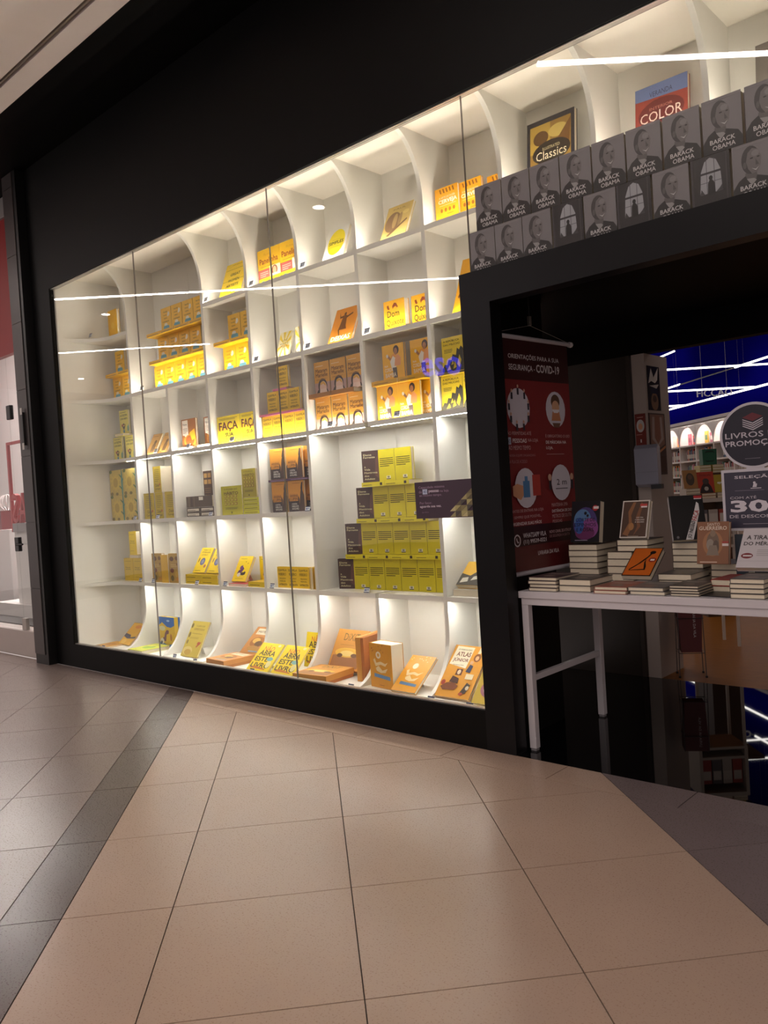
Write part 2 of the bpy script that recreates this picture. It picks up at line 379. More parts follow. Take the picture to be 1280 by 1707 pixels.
design('tissue', 0.152, 0.203, 0.028, Y1, [('t', 'TALVEZ', .25, .80, .40, .05, .02, '5a3e08'), ('t', 'VOCÊ', .25, .67, .30, .05, .02, '5a3e08'), ('t', 'DEVA', .30, .54, .30, .045, .02, '5a3e08'), ('t', 'CONVERSAR', .16, .40, .62, .05, .02, '5a3e08'),
    ('e', .76, .72, .10, .09, 'f2ecd8'), ('e', .70, .66, .07, .05, 'f2ecd8'), ('e', .46, .30, .16, .07, 'f2ecd8'), ('p', [(.2, .04), (.8, .04), (.78, .22), (.70, .26), (.30, .26), (.22, .22)], '5fa3b8'), ('r', .3, .10, .7, .14, '8cc4d2')],
    'edb312', [('l', .08, .3, .92, .7, 1, '8a6a12')])
design('tissue_back', 0.152, 0.26, 0.028, 'f3b916', [('e', .5, .45, .2, .12, 'f6c641')])
design('selfesteem', 0.15, 0.213, 0.02, 'f0e27a', [('t', 'AUTOESTIMA', .10, .74, .80, .085, .012, '2f3a38'), ('t', 'COMO HÁBITO', .10, .60, .80, .095, .012, '2f3a38'), ('l', .12, .90, .8, .94, 1, '5b5a38'), ('p', [(.86, .28), (1, .4), (1, .1), (.86, .1)], '5aa7a0'),
    ('e', .30, .36, .08, .06, 'b4574a'), ('e', .46, .40, .07, .05, '5c4a40'), ('e', .6, .36, .08, .05, 'c9a34a'), ('p', [(.30, .32), (.62, .32), (.52, .18), (.40, .18)], '6a5a4c'), ('p', [(.36, .16), (.56, .16), (.52, .03), (.40, .03)], '5f9fc0')], '5aa7a0')
design('tanned', 0.14, 0.20, 0.016, 'c99b52', [('l', .1, .86, .9, .92, 1, '8a6a3a'), ('p', [(.35, .1), (.75, .1), (.78, .4), (.66, .52), (.52, .56), (.40, .46)], '7a5a34'), ('e', .6, .58, .14, .1, '6b4c2c')], 'a57c3c')
design('cookbook', 0.20, 0.225, 0.02, 'a5642a', [('e', .55, .22, .42, .25, 'd2922e'), ('e', .55, .22, .3, .18, 'a8541e'), ('p', [(.55, .5), (.9, .62), (.95, .3), (.7, .2)], 'f0b21e'), ('r', .06, .42, .46, .96, 'efe6da'), ('t', 'Massas', .10, .78, .3, .07, .01, '5a4638'), ('l', .1, .50, .42, .70, 4, '9a8878'), ('p', [(.16, .42), (.38, .42), (.27, .36)], 'efe6da')], '8a4a22')
design('cookflat', 0.20, 0.22, 0.022, 'efe2b4', [], 'ecdca0')
design('great', 0.262, 0.285, 0.025, 'f2cf2c', [('t', 'GREAT', .30, .60, .46, .085, .025, '2a2410'), ('t', 'WOMEN', .26, .42, .52, .085, .025, '2a2410'), ('t', 'ARTISTS', .22, .26, .58, .085, .025, '2a2410'), ('r', .3, .93, .9, .938, '2a2410'), ('r', .04, .80, .96, .808, '2a2410'), ('r', .0, .452, 1, .460, '2a2410'), ('r', .04, .12, .96, .128, '2a2410'), ('r', .04, .05, .7, .058, '2a2410')])
design('panelinha', 0.245, 0.262, 0.03, 'f4c01c', [('r', 0, .22, .52, .46, 'b5544e'), ('r', .52, .22, 1, .50, 'f0d9bb'), ('t', 'Panelinha', .08, .60, .84, .16, .02, '9c3c1a'), ('l', .12, .52, .86, .55, 1, '8a6a20'), ('t', 'Rita', .3, .82, .3, .07, .0, 'd8a028'), ('l', .08, .26, .46, .42, 3, 'e7b9a9'),
    ('e', .75, .36, .13, .13, '8a4e28'), ('e', .75, .36, .08, .1, 'e2ab86'), ('p', [(.6, .22), (.66, .28), (.84, .28), (.9, .22)], 'eee2d2'), ('e', .2, .12, .07, .04, '7fa88c'), ('p', [(.44, .04), (.48, .2), (.52, .04)], '4f8a4a'), ('p', [(.54, .05), (.62, .18), (.6, .05)], '6b9c50'), ('e', .76, .12, .05, .05, 'c9a04a')])
design('simples', 0.198, 0.245, 0.025, 'eceae4', [('e', .52, .52, .40, .40, 'f1dc1c'), ('t', 'SIMPLES', .18, .46, .68, .10, .03, '2a250a'), ('r', .3, .60, .7, .607, '8a7d1c'), ('r', .3, .38, .7, .387, '8a7d1c')], 'f4f2ee')
design('artist', 0.208, 0.255, 0.02, 'cfb36a', [('t', 'PAUL', .24, .86, .5, .05, .0, '8c7440'), ('e', .34, .5, .3, .3, '8a6a4a'), ('e', .42, .52, .09, .22, 'b89a66'), ('e', .62, .54, .07, .2, 'a5875a'), ('p', [(.2, .12), (.9, .5), (.94, .46), (.3, .08)], '7a5a3a'), ('e', .8, .72, .12, .06, 'e0c878')], 'e8ddc8')
design('brew', 0.168, 0.212, 0.02, 'f0a91f', [('p', [(.2, .96), (.26, .96), (.3, .84), (.24, .84)], '9a5a18'), ('p', [(.34, .96), (.4, .96), (.44, .84), (.38, .84)], '9a5a18'), ('p', [(.48, .96), (.54, .96), (.58, .84), (.52, .84)], '9a5a18'), ('p', [(.62, .96), (.68, .96), (.72, .84), (.66, .84)], '9a5a18'), ('p', [(.76, .96), (.82, .96), (.86, .84), (.8, .84)], '9a5a18'),
    ('t', 'A ARTE DE FAZER', .18, .70, .7, .05, .0, 'f7e9c9'), ('t', 'CERVEJA', .14, .53, .82, .14, .03, 'fbf2dd'), ('r', .18, .50, .9, .507, 'f7e9c9'), ('e', .27, .37, .055, .055, '9a5a18'), ('e', .45, .37, .055, .055, '9a5a18'), ('e', .63, .37, .055, .055, '9a5a18'), ('e', .81, .37, .055, .055, '9a5a18'), ('l', .5, .24, .86, .29, 1, 'a8701c'),
    ('r', .2, .03, .24, .12, '9a5a18'), ('r', .34, .03, .38, .12, '9a5a18'), ('r', .48, .03, .52, .12, '9a5a18'), ('r', .62, .03, .66, .12, '9a5a18'), ('r', .76, .03, .80, .12, '9a5a18')], 'e89a18')
design('classics', 0.29, 0.40, 0.03, '2c2a33', [('r', .07, .07, .93, .93, 'a5803a'), ('r', .07, .55, .5, .93, 'c9a548'), ('e', .3, .74, .16, .1, '6a4a24'), ('e', .66, .78, .2, .09, 'd8bd68'), ('p', [(.4, .5), (.9, .58), (.93, .9), (.7, .7)], '7d5526'), ('e', .52, .52, .4, .16, '33291f'), ('t', 'ILLUSTRATED', .34, .56, .36, .04, .0, 'e3d2a0'), ('t', 'Classics', .2, .43, .64, .12, .0, 'efe2bf')], 'b98a2c')
design('color', 0.265, 0.36, 0.03, '9c4438', [('p', [(0, .82), (1, .78), (1, 1), (0, 1)], '6f7fae'), ('e', .5, .58, .44, .2, '6d2c2a'), ('t', 'VERANDA', .28, .83, .44, .07, .0, '3c3a5a'), ('t', 'INTERIOR', .28, .64, .44, .04, .0, 'c98a7a'), ('t', 'COLOR', .1, .48, .8, .14, .0, 'f1ddcf')], '8a3030')
design('dusky', 0.25, 0.34, 0.03, '6b635c', [('e', .5, .6, .3, .25, '4d4641'), ('e', .6, .4, .3, .2, '837a72')])
design('rays', 0.13, 0.195, 0.018, 'f2e9c4', [('p', [(.5, .5), (.9, 1), (.7, 1)], 'e6c832'), ('p', [(.5, .5), (.45, 1), (.25, 1)], 'e6c832'), ('p', [(.5, .5), (0, .95), (0, .75)], 'e6c832'), ('p', [(.5, .5), (1, .8), (1, .62)], 'e6c832'), ('p', [(.5, .5), (.9, 0), (.7, 0)], 'eebb44'), ('p', [(.5, .5), (.4, 0), (.2, 0)], 'eebb44'), ('p', [(.5, .5), (0, .2), (0, .38)], 'eebb44'), ('p', [(.5, .5), (1, .4), (1, .2)], 'eebb44'),
    ('t', 'LEVE', .28, .62, .44, .08, .01, '9a8a2a'), ('t', 'VOCÊ É', .14, .48, .7, .09, .01, '8a8430'), ('t', 'AQUI', .2, .36, .6, .09, .01, '8a8430')], 'f4efdc')
design('deixas', 0.22, 0.268, 0.02, 'd98a22', [('e', .45, .82, .05, .05, '5a3310'), ('p', [(.38, .78), (.54, .78), (.6, .45), (.66, .36), (.3, .36), (.34, .5)], '6b3c12'), ('p', [(.2, .9), (.26, .7), (.4, .72), (.4, .78), (.28, .76)], '5a3310'), ('p', [(.52, .74), (.78, .82), (.8, .78), (.54, .68)], '5a3310'), ('p', [(.3, .36), (.36, .36), (.44, .18), (.4, .18)], '5a3310'), ('t', 'DEIXAS', .1, .05, .82, .14, .02, 'f7efe2')], 'efe6da')
design('quixote', 0.172, 0.185, 0.045, 'f3b21c', [('t', 'Dom', .16, .44, .58, .22, .015, '2e180a'), ('t', 'Quixote', .10, .12, .84, .25, .015, '2e180a'), ('p', [(.42, .80), (.52, .90), (.62, .88), (.7, .74), (.64, .72), (.6, .78), (.5, .76), (.44, .70)], '8c3a1a'), ('p', [(.16, .84), (.24, .86), (.3, .72), (.24, .70), (.18, .74)], '8c3a1a')], 'c98a16', [])
design('amber', 0.18, 0.36, 0.02, 'e7a61c', [('p', [(.1, .3), (.16, .36), (.2, .3), (.14, .26)], '7c4418')])
design('faca', 0.285, 0.212, 0.02, 'f1d528', [('t', 'FAÇA', .09, .42, .82, .36, .02, 'b4532a'), ('t', 'FAÇA', .07, .43, .82, .36, .0, '3a2a26'), ('t', 'SUA', .34, .25, .36, .14, .035, '33261a'), ('t', 'CERVEJA', .1, .04, .8, .17, .02, '8f4a14'), ('l', .1, .86, .9, .94, 2, '8a7a24')], 'd9b81e')
design('essay', 0.115, 0.152, 0.022, 'eec32a', [('t', 'DJAMILA', .1, .76, .8, .13, .01, '4a3418'), ('t', 'RIBEIRO', .14, .58, .7, .13, .01, '4a3418'), ('t', 'PEQUENO', .2, .40, .6, .07, .01, '5a431c'), ('t', 'MANUAL', .22, .28, .56, .07, .01, '5a431c'), ('t', 'ANTIRRACISTA', .12, .10, .78, .10, .02, '5a431c')], 'd9b424', [('l', .1, .3, .9, .7, 1, '8a6f24')])
design('essayflat', 0.115, 0.152, 0.014, 'c9688a', [], 'd06f92')
design('case', 0.148, 0.213, 0.02, 'd99c35', [('r', 0, 0, 1, .34, 'b8938a'), ('e', .52, .22, .30, .25, '37281f'), ('e', .55, .17, .23, .21, 'e2bba6'), ('p', [(.1, 0), (.9, 0), (.82, .12), (.2, .12)], '37281f'), ('p', [(.3, 0), (.8, 0), (.76, .14), (.34, .14)], 'e6c9bb'), ('p', [(.36, .32), (.5, .38), (.66, .34), (.74, .24), (.7, .22), (.56, .3), (.4, .26)], 'd9a441'), ('t', 'Mataram', .1, .66, .78, .12, .012, '5c3618'), ('t', 'Marielle', .1, .52, .78, .12, .012, '5c3618'), ('l', .1, .86, .66, .89, 1, 'f0e0c0'), ('l', .12, .42, .8, .47, 2, 'a8742a')], 'c98a2c')
design('caseflat', 0.148, 0.213, 0.03, 'b57a2c', [], 'a56c28')
design('duet', 0.178, 0.215, 0.022, 'f2b41d', [('e', .56, .62, .16, .1, 'e79a3a'), ('p', [(.42, .30), (.62, .30), (.66, .56), (.5, .66), (.36, .5)], 'e9dfd0'), ('p', [(.55, .36), (.84, .36), (.86, .58), (.72, .70), (.6, .58)], 'e39a62'), ('e', .66, .82, .13, .13, '3d2a22'), ('e', .64, .78, .08, .1, 'a8714c'), ('p', [(.5, .02), (.68, .02), (.66, .32), (.46, .32)], '5f524c'), ('p', [(.26, .62), (.36, .54), (.42, .58), (.3, .70)], 'a8714c'), ('e', .24, .68, .05, .05, 'ece2d0'), ('t', 'NA', .1, .36, .16, .06, .01, 'f8ecd0'), ('t', 'CORDA', .1, .22, .38, .11, .015, 'f8ecd0'), ('t', 'BAMBA', .12, .06, .5, .12, .015, 'f8ecd0')], 'dfa01c')
design('duetflat', 0.178, 0.215, 0.03, 'eab022', [], 'dda61e', [('l', .1, .3, .8, .7, 1, '9a741c')])
design('militia', 0.155, 0.205, 0.02, 'efd02c', [('t', 'A REPÚBLICA', .08, .86, .76, .07, .012, '2c2a16'), ('t', 'DAS MILÍCIAS', .08, .76, .78, .07, .012, '2c2a16'), ('l', .1, .56, .5, .68, 3, '6a6424'), ('p', [(0, 0), (1, 0), (1, .62), (.9, .7), (.82, .6), (.72, .66), (.66, .46), (.5, .5), (.44, .34), (.3, .36), (.22, .22), (.1, .24), (0, .12)], '3c3a30'), ('p', [(.7, .2), (.82, .46), (.9, .3), (.8, .1)], 'd9bd2c'), ('p', [(.2, .06), (.34, .2), (.4, .08)], 'd9bd2c'), ('p', [(.5, .08), (.6, .3), (.66, .12)], 'cdb228'), ('p', [(.42, .2), (.5, .34), (.54, .22)], 'cdb228')], 'cfb324')
design('militiaflat', 0.155, 0.205, 0.014, 'd3b526', [], '4a4224', [('l', .06, .3, .9, .7, 1, 'd9c02c')])
def sun(cu, cv, s): return [(cu + s * r * math.cos(a), cv + s * 1.1 * r * math.sin(a)) for i in range(24) for a, r in [(2 * PI * i / 24, 1.0 if i % 2 else .62)]]
design('botanic', 0.236, 0.229, 0.10, 'd6bd62', [('p', sun(.42, .5, .38), 'e4c95e'), ('e', .42, .5, .17, .19, 'c8a94a'), ('p', [(.86, 0), (.94, 0), (.96, .5), (.93, 1), (.87, 1), (.84, .5)], '3f8e86'), ('p', [(.86, .2), (.70, .34), (.72, .38), (.88, .28)], '5a7a4a'), ('p', [(.94, .5), (1, .62), (1, .68), (.93, .58)], '3f8e86'), ('p', [(.86, .66), (.7, .8), (.72, .84), (.88, .74)], '5a7a4a'), ('e', .12, .06, .1, .07, '8a7a3a'), ('e', .5, .05, .1, .06, '8a7a3a'), ('e', .1, .94, .1, .07, '6a7a3a')], 'c9b058', pages=False)
design('carey', 0.16, 0.222, 0.12, 'cfb52c', [('l', .18, .42, .8, .92, 7, 'a3902a'), ('t', 'Dale', .3, .22, .44, .11, .0, '4a4116'), ('t', 'Carnegie', .2, .08, .62, .1, .0, '4a4116'), ('e', .8, .3, .07, .05, 'c46a34')], 'efece0')
design('carey_tall', 0.115, 0.222, 0.12, 'cfb52c', [('l', .18, .42, .8, .92, 7, 'a3902a'), ('t', 'Dale', .22, .22, .5, .11, .0, '4a4116'), ('t', 'Carnegie', .14, .08, .72, .1, .0, '4a4116'), ('e', .82, .3, .08, .05, 'c46a34')], 'efece0')
design('gilt', 0.19, 0.036, 0.12, '4a3c34', [('r', .06, .2, .9, .75, 'd8d0bf'), ('l', .12, .3, .8, .6, 1, '6a5c4c')])
design('giltbox', 0.36, 0.09, 0.12, '57483d', [('r', .1, .05, .13, .95, '7c6a55'), ('r', .2, .05, .23, .95, '3c302a'), ('r', .5, .62, .66, .92, 'e6e0d2'), ('r', .30, .05, .32, .95, '7c6a55')])
design('shelves', 0.115, 0.195, 0.05, '4a3222', [('r', .1, .72, .46, .9, 'b98d4a'), ('r', .54, .72, .9, .9, 'a57a3c'), ('r', .1, .46, .46, .64, 'c49a58'), ('r', .54, .46, .9, .64, 'b98d4a'), ('l', .14, .1, .86, .34, 3, '7c5c3a')], 'e0a32a')
design('habit', 0.255, 0.222, 0.02, 'c9c122', [('t', 'O PODER DO', .14, .86, .66, .06, .01, '6a5a14'), ('t', 'HÁBITO', .14, .70, .70, .13, .02, '6a4410')] + [('r', .15 + .17 * i, .34 + .13 * j, .27 + .17 * i, .43 + .13 * j, 'a56a2c') for i in range(4) for j in range(3)] + [('r', .17 + .17 * i, .355 + .13 * j, .25 + .17 * i, .415 + .13 * j, 'd6cc40') for i in range(4) for j in range(3)] + [('l', .2, .2, .8, .28, 2, '8a8420'), ('e', .5, .08, .03, .04, '6a6418')], 'cfd21c')
design('habit_small', 0.165, 0.216, 0.045, 'b5a62a', [('t', 'O PODER DO', .14, .88, .7, .05, .0, '5e511a'), ('t', 'HÁBITO', .1, .74, .8, .11, .01, '5e451a')] + [('r', .12 + .2 * i, .36 + .13 * j, .27 + .2 * i, .46 + .13 * j, '8a5a26') for i in range(4) for j in range(3)] + [('r', .145 + .2 * i, .375 + .13 * j, .245 + .2 * i, .445 + .13 * j, 'c9b63a') for i in range(4) for j in range(3)] + [('l', .2, .2, .8, .28, 2, '6a5f1c'), ('e', .5, .08, .04, .03, '5a511a')], 'd2d41a')
design('habitflat', 0.16, 0.19, 0.03, 'c0b02a', [], 'd3d02c', [('l', .08, .3, .9, .7, 1, '7a6a1c')])
design('lupin', 0.168, 0.222, 0.018, 'dc9734', [('p', [(.62, .0), (1, 0), (1, .5), (.86, .8), (.78, .62), (.7, .3)], '45302a'), ('p', [(0, 0), (.66, 0), (.7, .4), (.6, .56), (.2, .56), (0, .4)], '33262a'), ('p', [(.84, .62), (.92, .7), (.96, .94), (.86, .92), (.80, .74)], '33262a'), ('r', .06, .34, .62, .58, 'd08a34'), ('t', 'ARSÈNE', .1, .47, .5, .09, .01, '3a2a24'), ('t', 'LUPIN', .1, .36, .5, .09, .01, '3a2a24'), ('t', 'CONTRA', .2, .22, .34, .05, .01, 'e8e2d8'), ('t', 'HERLOCK', .2, .14, .44, .06, .01, 'e8e2d8'), ('t', 'SHOLMES', .2, .06, .44, .06, .01, 'e8e2d8'), ('l', .3, .9, .8, .94, 1, 'a8691c')], '5c3c5c', [('l', .1, .3, .9, .7, 1, 'c9a0c0')])
design('lupinflat', 0.168, 0.222, 0.016, '4c3448', [], '5c3c5c', [('l', .1, .3, .9, .7, 1, 'a88aa4')])
LINES = lambda u0, v0, u1, v1, n: ('l', u0, v0, u1, v1, n, '453d0c')
design('novel', 0.14, 0.207, 0.03, 'd8c81e', [LINES(.08, .46, .92, .76, 5), ('r', .46, .06, .72, .16, 'e6e2d0'), ('r', .46, .05, .72, .075, '3f3a2a'), ('r', .52, .09, .66, .15, '8f8a7c')], 'e2d22a', [('l', .06, .3, .5, .7, 1, '8a7d1c'), ('r', .8, .2, .9, .8, '3a2c26')])
design('novelface', 0.126, 0.207, 0.03, '4e3a38', [('t', 'Elena', .1, .84, .5, .06, .008, 'e8dfae'), ('t', 'Ferrante', .1, .76, .7, .06, .008, 'e8dfae'), ('p', [(.75, .2), (1, .1), (1, .9), (.82, .7)], '6b4a44'), ('t', 'A', .12, .46, .1, .05, .008, 'e8dfae'), ('t', 'Vida', .12, .37, .36, .06, .008, 'e8dfae'), ('t', 'Mentirosa', .12, .27, .78, .06, .008, 'e8dfae'), ('t', 'dos', .12, .17, .28, .06, .008, 'e8dfae'), ('t', 'Adultos', .12, .07, .62, .06, .008, 'e8dfae')], '3e2c2c')
design('manual', 0.155, 0.203, 0.03, 'dcb92c', [('t', 'Manual', .14, .56, .5, .06, .0, '6a5416'), ('t', 'de bolso', .14, .48, .56, .06, .0, '6a5416'), ('l', .14, .86, .8, .89, 1, '8a7020'), ('l', .14, .16, .7, .19, 1, '8a7020')], 'e3c534')
design('manual_top', 0.12, 0.21, 0.06, 'e6c522', [('t', 'Manual', .14, .56, .6, .06, .0, '6a5416'), ('t', 'de bolso', .14, .48, .66, .06, .0, '6a5416'), ('l', .14, .86, .8, .89, 1, '8a7020'), ('l', .14, .16, .7, .19, 1, '8a7020')], 'f0d836')
design('fable', 0.155, 0.248, 0.03, 'b59247', [('e', .3, .82, .2, .08, '6d4a30'), ('e', .76, .84, .14, .07, '7d5a34'), ('e', .3, .42, .18, .08, '7a4434'), ('e', .72, .30, .16, .1, 'c9a450'), ('e', .3, .16, .16, .1, '6a5a2c'), ('p', [(.56, .1), (.9, .06), (.84, .22)], 'c98a34'), ('l', .2, .55, .8, .66, 2, 'ceb06a'), ('e', .8, .64, .08, .04, '8f6a3a')], 'dfaf35')
design('fablespine', 0.10, 0.236, 0.03, 'e2b233', [], 'e2b233')
design('diary', 0.163, 0.225, 0.022, 'f2cf1f', [('t', 'DIÁRIO DE', .2, .88, .6, .06, .015, '5a4a10'), ('t', 'UM BANANA', .14, .78, .7, .07, .015, '5a4a10'), ('t', 'LIVRO', .2, .68, .5, .06, .015, '7a5a10'), ('e', .5, .44, .2, .15, '5d5f8e'), ('e', .5, .44, .11, .08, '8488b0'), ('e', .82, .26, .09, .07, 'b06a5a'), ('e', .16, .5, .05, .1, '8a6a2a'), ('l', .16, .06, .7, .12, 1, '8a7414')], 'e9c81c')
design('diaryflat', 0.16, 0.22, 0.038, 'ddb81e', [], 'e0c022', [('l', .08, .3, .9, .7, 1, '8a7416')])
design('witch', 0.17, 0.213, 0.022, 'f1cf20', [('p', [(.2, .3), (.5, .34), (.62, .5), (.5, .58), (.42, .48), (.26, .44)], '5e2f66'), ('p', [(.3, .6), (.46, .64), (.5, .52), (.4, .46), (.28, .5)], '6d3a78'), ('e', .62, .3, .18, .06, '3a2c2a'), ('e', .36, .26, .12, .08, 'e8dfce'), ('e', .74, .34, .07, .05, '2f2624'), ('p', [(.74, .72), (.8, .74), (.78, .68)], '3a2c2a'), ('p', [(.56, .78), (.62, .8), (.6, .74)], '3a2c2a'), ('l', .16, .88, .7, .92, 1, '8a7416'), ('l', .2, .1, .8, .13, 1, '8a7416')], 'd96a5a')
design('witchflat', 0.22, 0.17, 0.018, 'e0606a', [], 'df6a66')
design('comic', 0.175, 0.19, 0.03, 'e6b64a', [('p', [(0, 0), (1, 0), (1, .5), (.7, .66), (.4, .4), (0, .5)], '4c4742'), ('p', [(.1, .1), (.4, .16), (.36, .34), (.12, .3)], 'd8d2c4'), ('p', [(.5, .2), (.9, .3), (.8, .44), (.56, .36)], 'e2ddd0'), ('p', [(.62, .72), (.9, .8), (.8, .9)], '4c4742')], 'd6cfc0')
design('comicflat', 0.2, 0.16, 0.04, 'd9d3c6', [], 'cfc8ba')
design('dont', 0.236, 0.245, 0.012, 'f0d11f', [('t', 'NÃO', .24, .72, .46, .2, .01, 'd0642a'), ('t', 'ABRA', .14, .56, .72, .18, .02, '4a3c2c'), ('t', 'ESTE', .1, .36, .6, .16, .02, '4a3c2c'), ('t', 'LIVRO', .08, .14, .84, .17, .02, '4a3c2c'), ('p', [(.08, .11), (.8, .09), (.8, .12), (.3, .2)], 'c9782a'), ('e', .76, .46, .14, .07, '7fb0b4'), ('e', .82, .28, .1, .12, 'e3d69a'), ('e', .84, .93, .07, .04, 'e9d9a6')], 'd9ba1a')
design('party', 0.29, 0.285, 0.06, 'd99a4a', [('p', [(.05, .05), (.95, .05), (.95, .4), (.05, .34)], 'a8734a'), ('e', .5, .42, .4, .12, 'f0c050'), ('e', .5, .40, .22, .07, 'f7dc8a'), ('e', .28, .34, .09, .05, '6a4a36'), ('e', .74, .36, .1, .05, '7d5a40'), ('t', 'DiXiT', .26, .72, .5, .18, .0, '7d6a3c'), ('l', .2, .60, .7, .63, 1, 'b5823c')], 'b9713a', pages=False, kind='game_box')
design('crime', 0.24, 0.27, 0.055, 'c98a4c', [('r', .14, .72, .86, .94, 'e8dcc2'), ('t', 'MISTÉRIO', .2, .79, .6, .09, .015, '5a4428'), ('e', .5, .45, .34, .2, 'a8692c'), ('e', .42, .5, .18, .1, 'e0b45c'), ('e', .6, .4, .18, .1, '6a4a2c'), ('e', .5, .22, .3, .1, 'b98a4a'), ('r', .36, .1, .9, .14, '8aa8c4')], 'b5763c', pages=False, kind='game_box')
design('dino', 0.235, 0.262, 0.06, 'e0b93a', [('p', [(0, .72), (.2, .82), (.5, .68), (.75, .66), (1, .74), (1, 1), (0, 1)], '2c66b8'), ('e', .6, .88, .1, .03, 'b7cbe6'), ('e', .2, .62, .2, .08, 'd9d6b4'), ('p', [(.2, .2), (.4, .2), (.46, .42), (.6, .46), (.62, .56), (.48, .58), (.36, .48), (.3, .34), (.2, .3)], '70435a'), ('e', .74, .34, .06, .12, 'b5713a'), ('p', [(0, 0), (1, 0), (1, .16), (.5, .08), (0, .18)], '3c78a8'), ('e', .16, .2, .12, .1, 'e6e2d8'), ('e', .12, .16, .05, .05, '4a4a58')], '2c5ea8', pages=False, kind='game_box')
design('natural', 0.229, 0.297, 0.012, 'cdb54c', [('t', 'O LIVRO DAS', .3, .84, .5, .05, .01, '7a6a2a'), ('t', 'ESPERTEZAS', .24, .74, .6, .06, .01, '8a6a2a'), ('r', .2, .64, .8, .65, '7a6a2a'), ('e', .8, .38, .09, .05, 'b5543a'), ('p', [(.7, .3), (.9, .44), (.92, .4), (.74, .26)], 'b5543a'), ('e', .3, .16, .28, .12, 'dfcb80'), ('e', .34, .12, .2, .08, 'c7a24a'), ('e', .1, .6, .06, .08, '7d6a34'), ('e', .08, .86, .06, .07, '6a5a30'), ('e', .12, .4, .05, .06, '8a7436'), ('l', .2, .50, .7, .56, 2, 'a8923c')])
design('map', 0.195, 0.24, 0.012, 'e3ae3c', [('p', [(0, .5), (.5, .44), (.6, .34), (1, .4), (1, .3), (.4, .26), (0, .36)], '4a4a60'), ('e', .6, .82, .25, .08, 'd9893a'), ('e', .3, .14, .2, .1, 'eec466')])
design('mapflat', 0.2, 0.24, 0.014, 'dda23c', [('e', .5, .5, .3, .2, 'c98a3a'), ('r', .1, .1, .4, .16, '4a4238')])
design('greenflat', 0.22, 0.27, 0.03, 'cfd24a', [('e', .5, .5, .3, .2, '8fb43c'), ('e', .3, .7, .2, .1, 'e6dc6a')], 'd8d070')
design('sweet', 0.205, 0.275, 0.10, 'e09a24', [('e', .4, .74, .11, .08, 'f3e2c6'), ('e', .4, .74, .05, .04, 'dca040'), ('p', [(.16, .62), (.24, .66), (.3, .56), (.5, .6), (.7, .56), (.82, .6), (.7, .5), (.5, .53), (.26, .48)], 'f3d7a4'), ('p', [(.26, .44), (.4, .5), (.56, .4), (.8, .46), (.7, .36), (.5, .34), (.3, .38)], 'f3d7a4'), ('p', [(.18, .24), (.9, .20), (.9, .28), (.18, .32)], '5c83ae'), ('l', .4, .06, .7, .09, 1, 'a8641c')] + [('e', random.uniform(.08, .92), random.uniform(.8, .97), .02, .014, 'b86a20') for i in range(9)], 'e9ac3c', [('e', random.uniform(.05, .95), random.uniform(.1, .9), .015, .05, 'f7dfa2') for i in range(22)])
design('sweet_thin', 0.19, 0.28, 0.02, 'e39c22', [('e', .4, .70, .11, .08, 'f3e2c6'), ('p', [(.16, .56), (.24, .60), (.3, .50), (.5, .54), (.7, .50), (.86, .56), (.7, .44), (.5, .47), (.26, .42)], 'f3d7a4'), ('p', [(.26, .38), (.4, .44), (.56, .34), (.8, .40), (.7, .30), (.5, .28), (.3, .32)], 'f3d7a4'), ('p', [(.18, .18), (.88, .15), (.88, .22), (.18, .26)], '5c83ae')] + [('e', random.uniform(.08, .92), random.uniform(.78, .97), .02, .014, 'f7dfa2') for i in range(9)], 'c9851c')
design('atlas', 0.243, 0.344, 0.02, 'dd9a34', [('p', [(.04, .62), (.56, .56), (.6, .97), (.08, .98)], 'efe3c8'), ('t', 'O FABULOSO', .14, .90, .4, .03, .01, '5c4a30'), ('t', 'ATLAS', .14, .78, .42, .09, .02, '7c3a2c'), ('t', 'JÚNIOR', .10, .66, .46, .10, .02, '7c3a2c'), ('t', 'INVENÇÕES', .16, .60, .32, .025, .01, '5c4a30'), ('e', .78, .78, .1, .08, '8a5230'), ('p', [(.74, .86), (.82, .86), (.84, .96), (.76, .98)], 'e8dcc0'), ('e', .78, .77, .05, .045, 'e0b088'), ('r', .34, .42, .52, .54, '6a3c2c'), ('e', .43, .48, .05, .045, 'd8c0a0'), ('p', [(.6, .5), (.74, .48), (.76, .62), (.66, .64)], '33405e'), ('e', .68, .68, .05, .035, 'd8a884'), ('r', .66, .36, .88, .46, 'ecdcb8'), ('p', [(.06, .18), (.16, .12), (.5, .14), (.56, .22), (.4, .28), (.2, .26)], '7c4426'), ('p', [(.26, .28), (.3, .40), (.5, .36), (.52, .26)], '4c2c22'), ('e', .1, .26, .06, .05, 'a83c2c'), ('p', [(.66, .06), (.84, .1), (.9, .26), (.78, .3)], '3a3230'), ('e', .72, .08, .06, .03, 'b04a34'), ('e', .84, .2, .05, .04, 'e6d8bc')], 'b9791f')
design('circus', 0.2, 0.26, 0.02, 'd9b84c', [('e', .45, .35, .3, .2, 'b5768a'), ('e', .45, .35, .2, .13, 'e3dccb'), ('e', .5, .38, .1, .06, '6a5a7a'), ('e', .7, .7, .2, .15, '7fa0b4')])
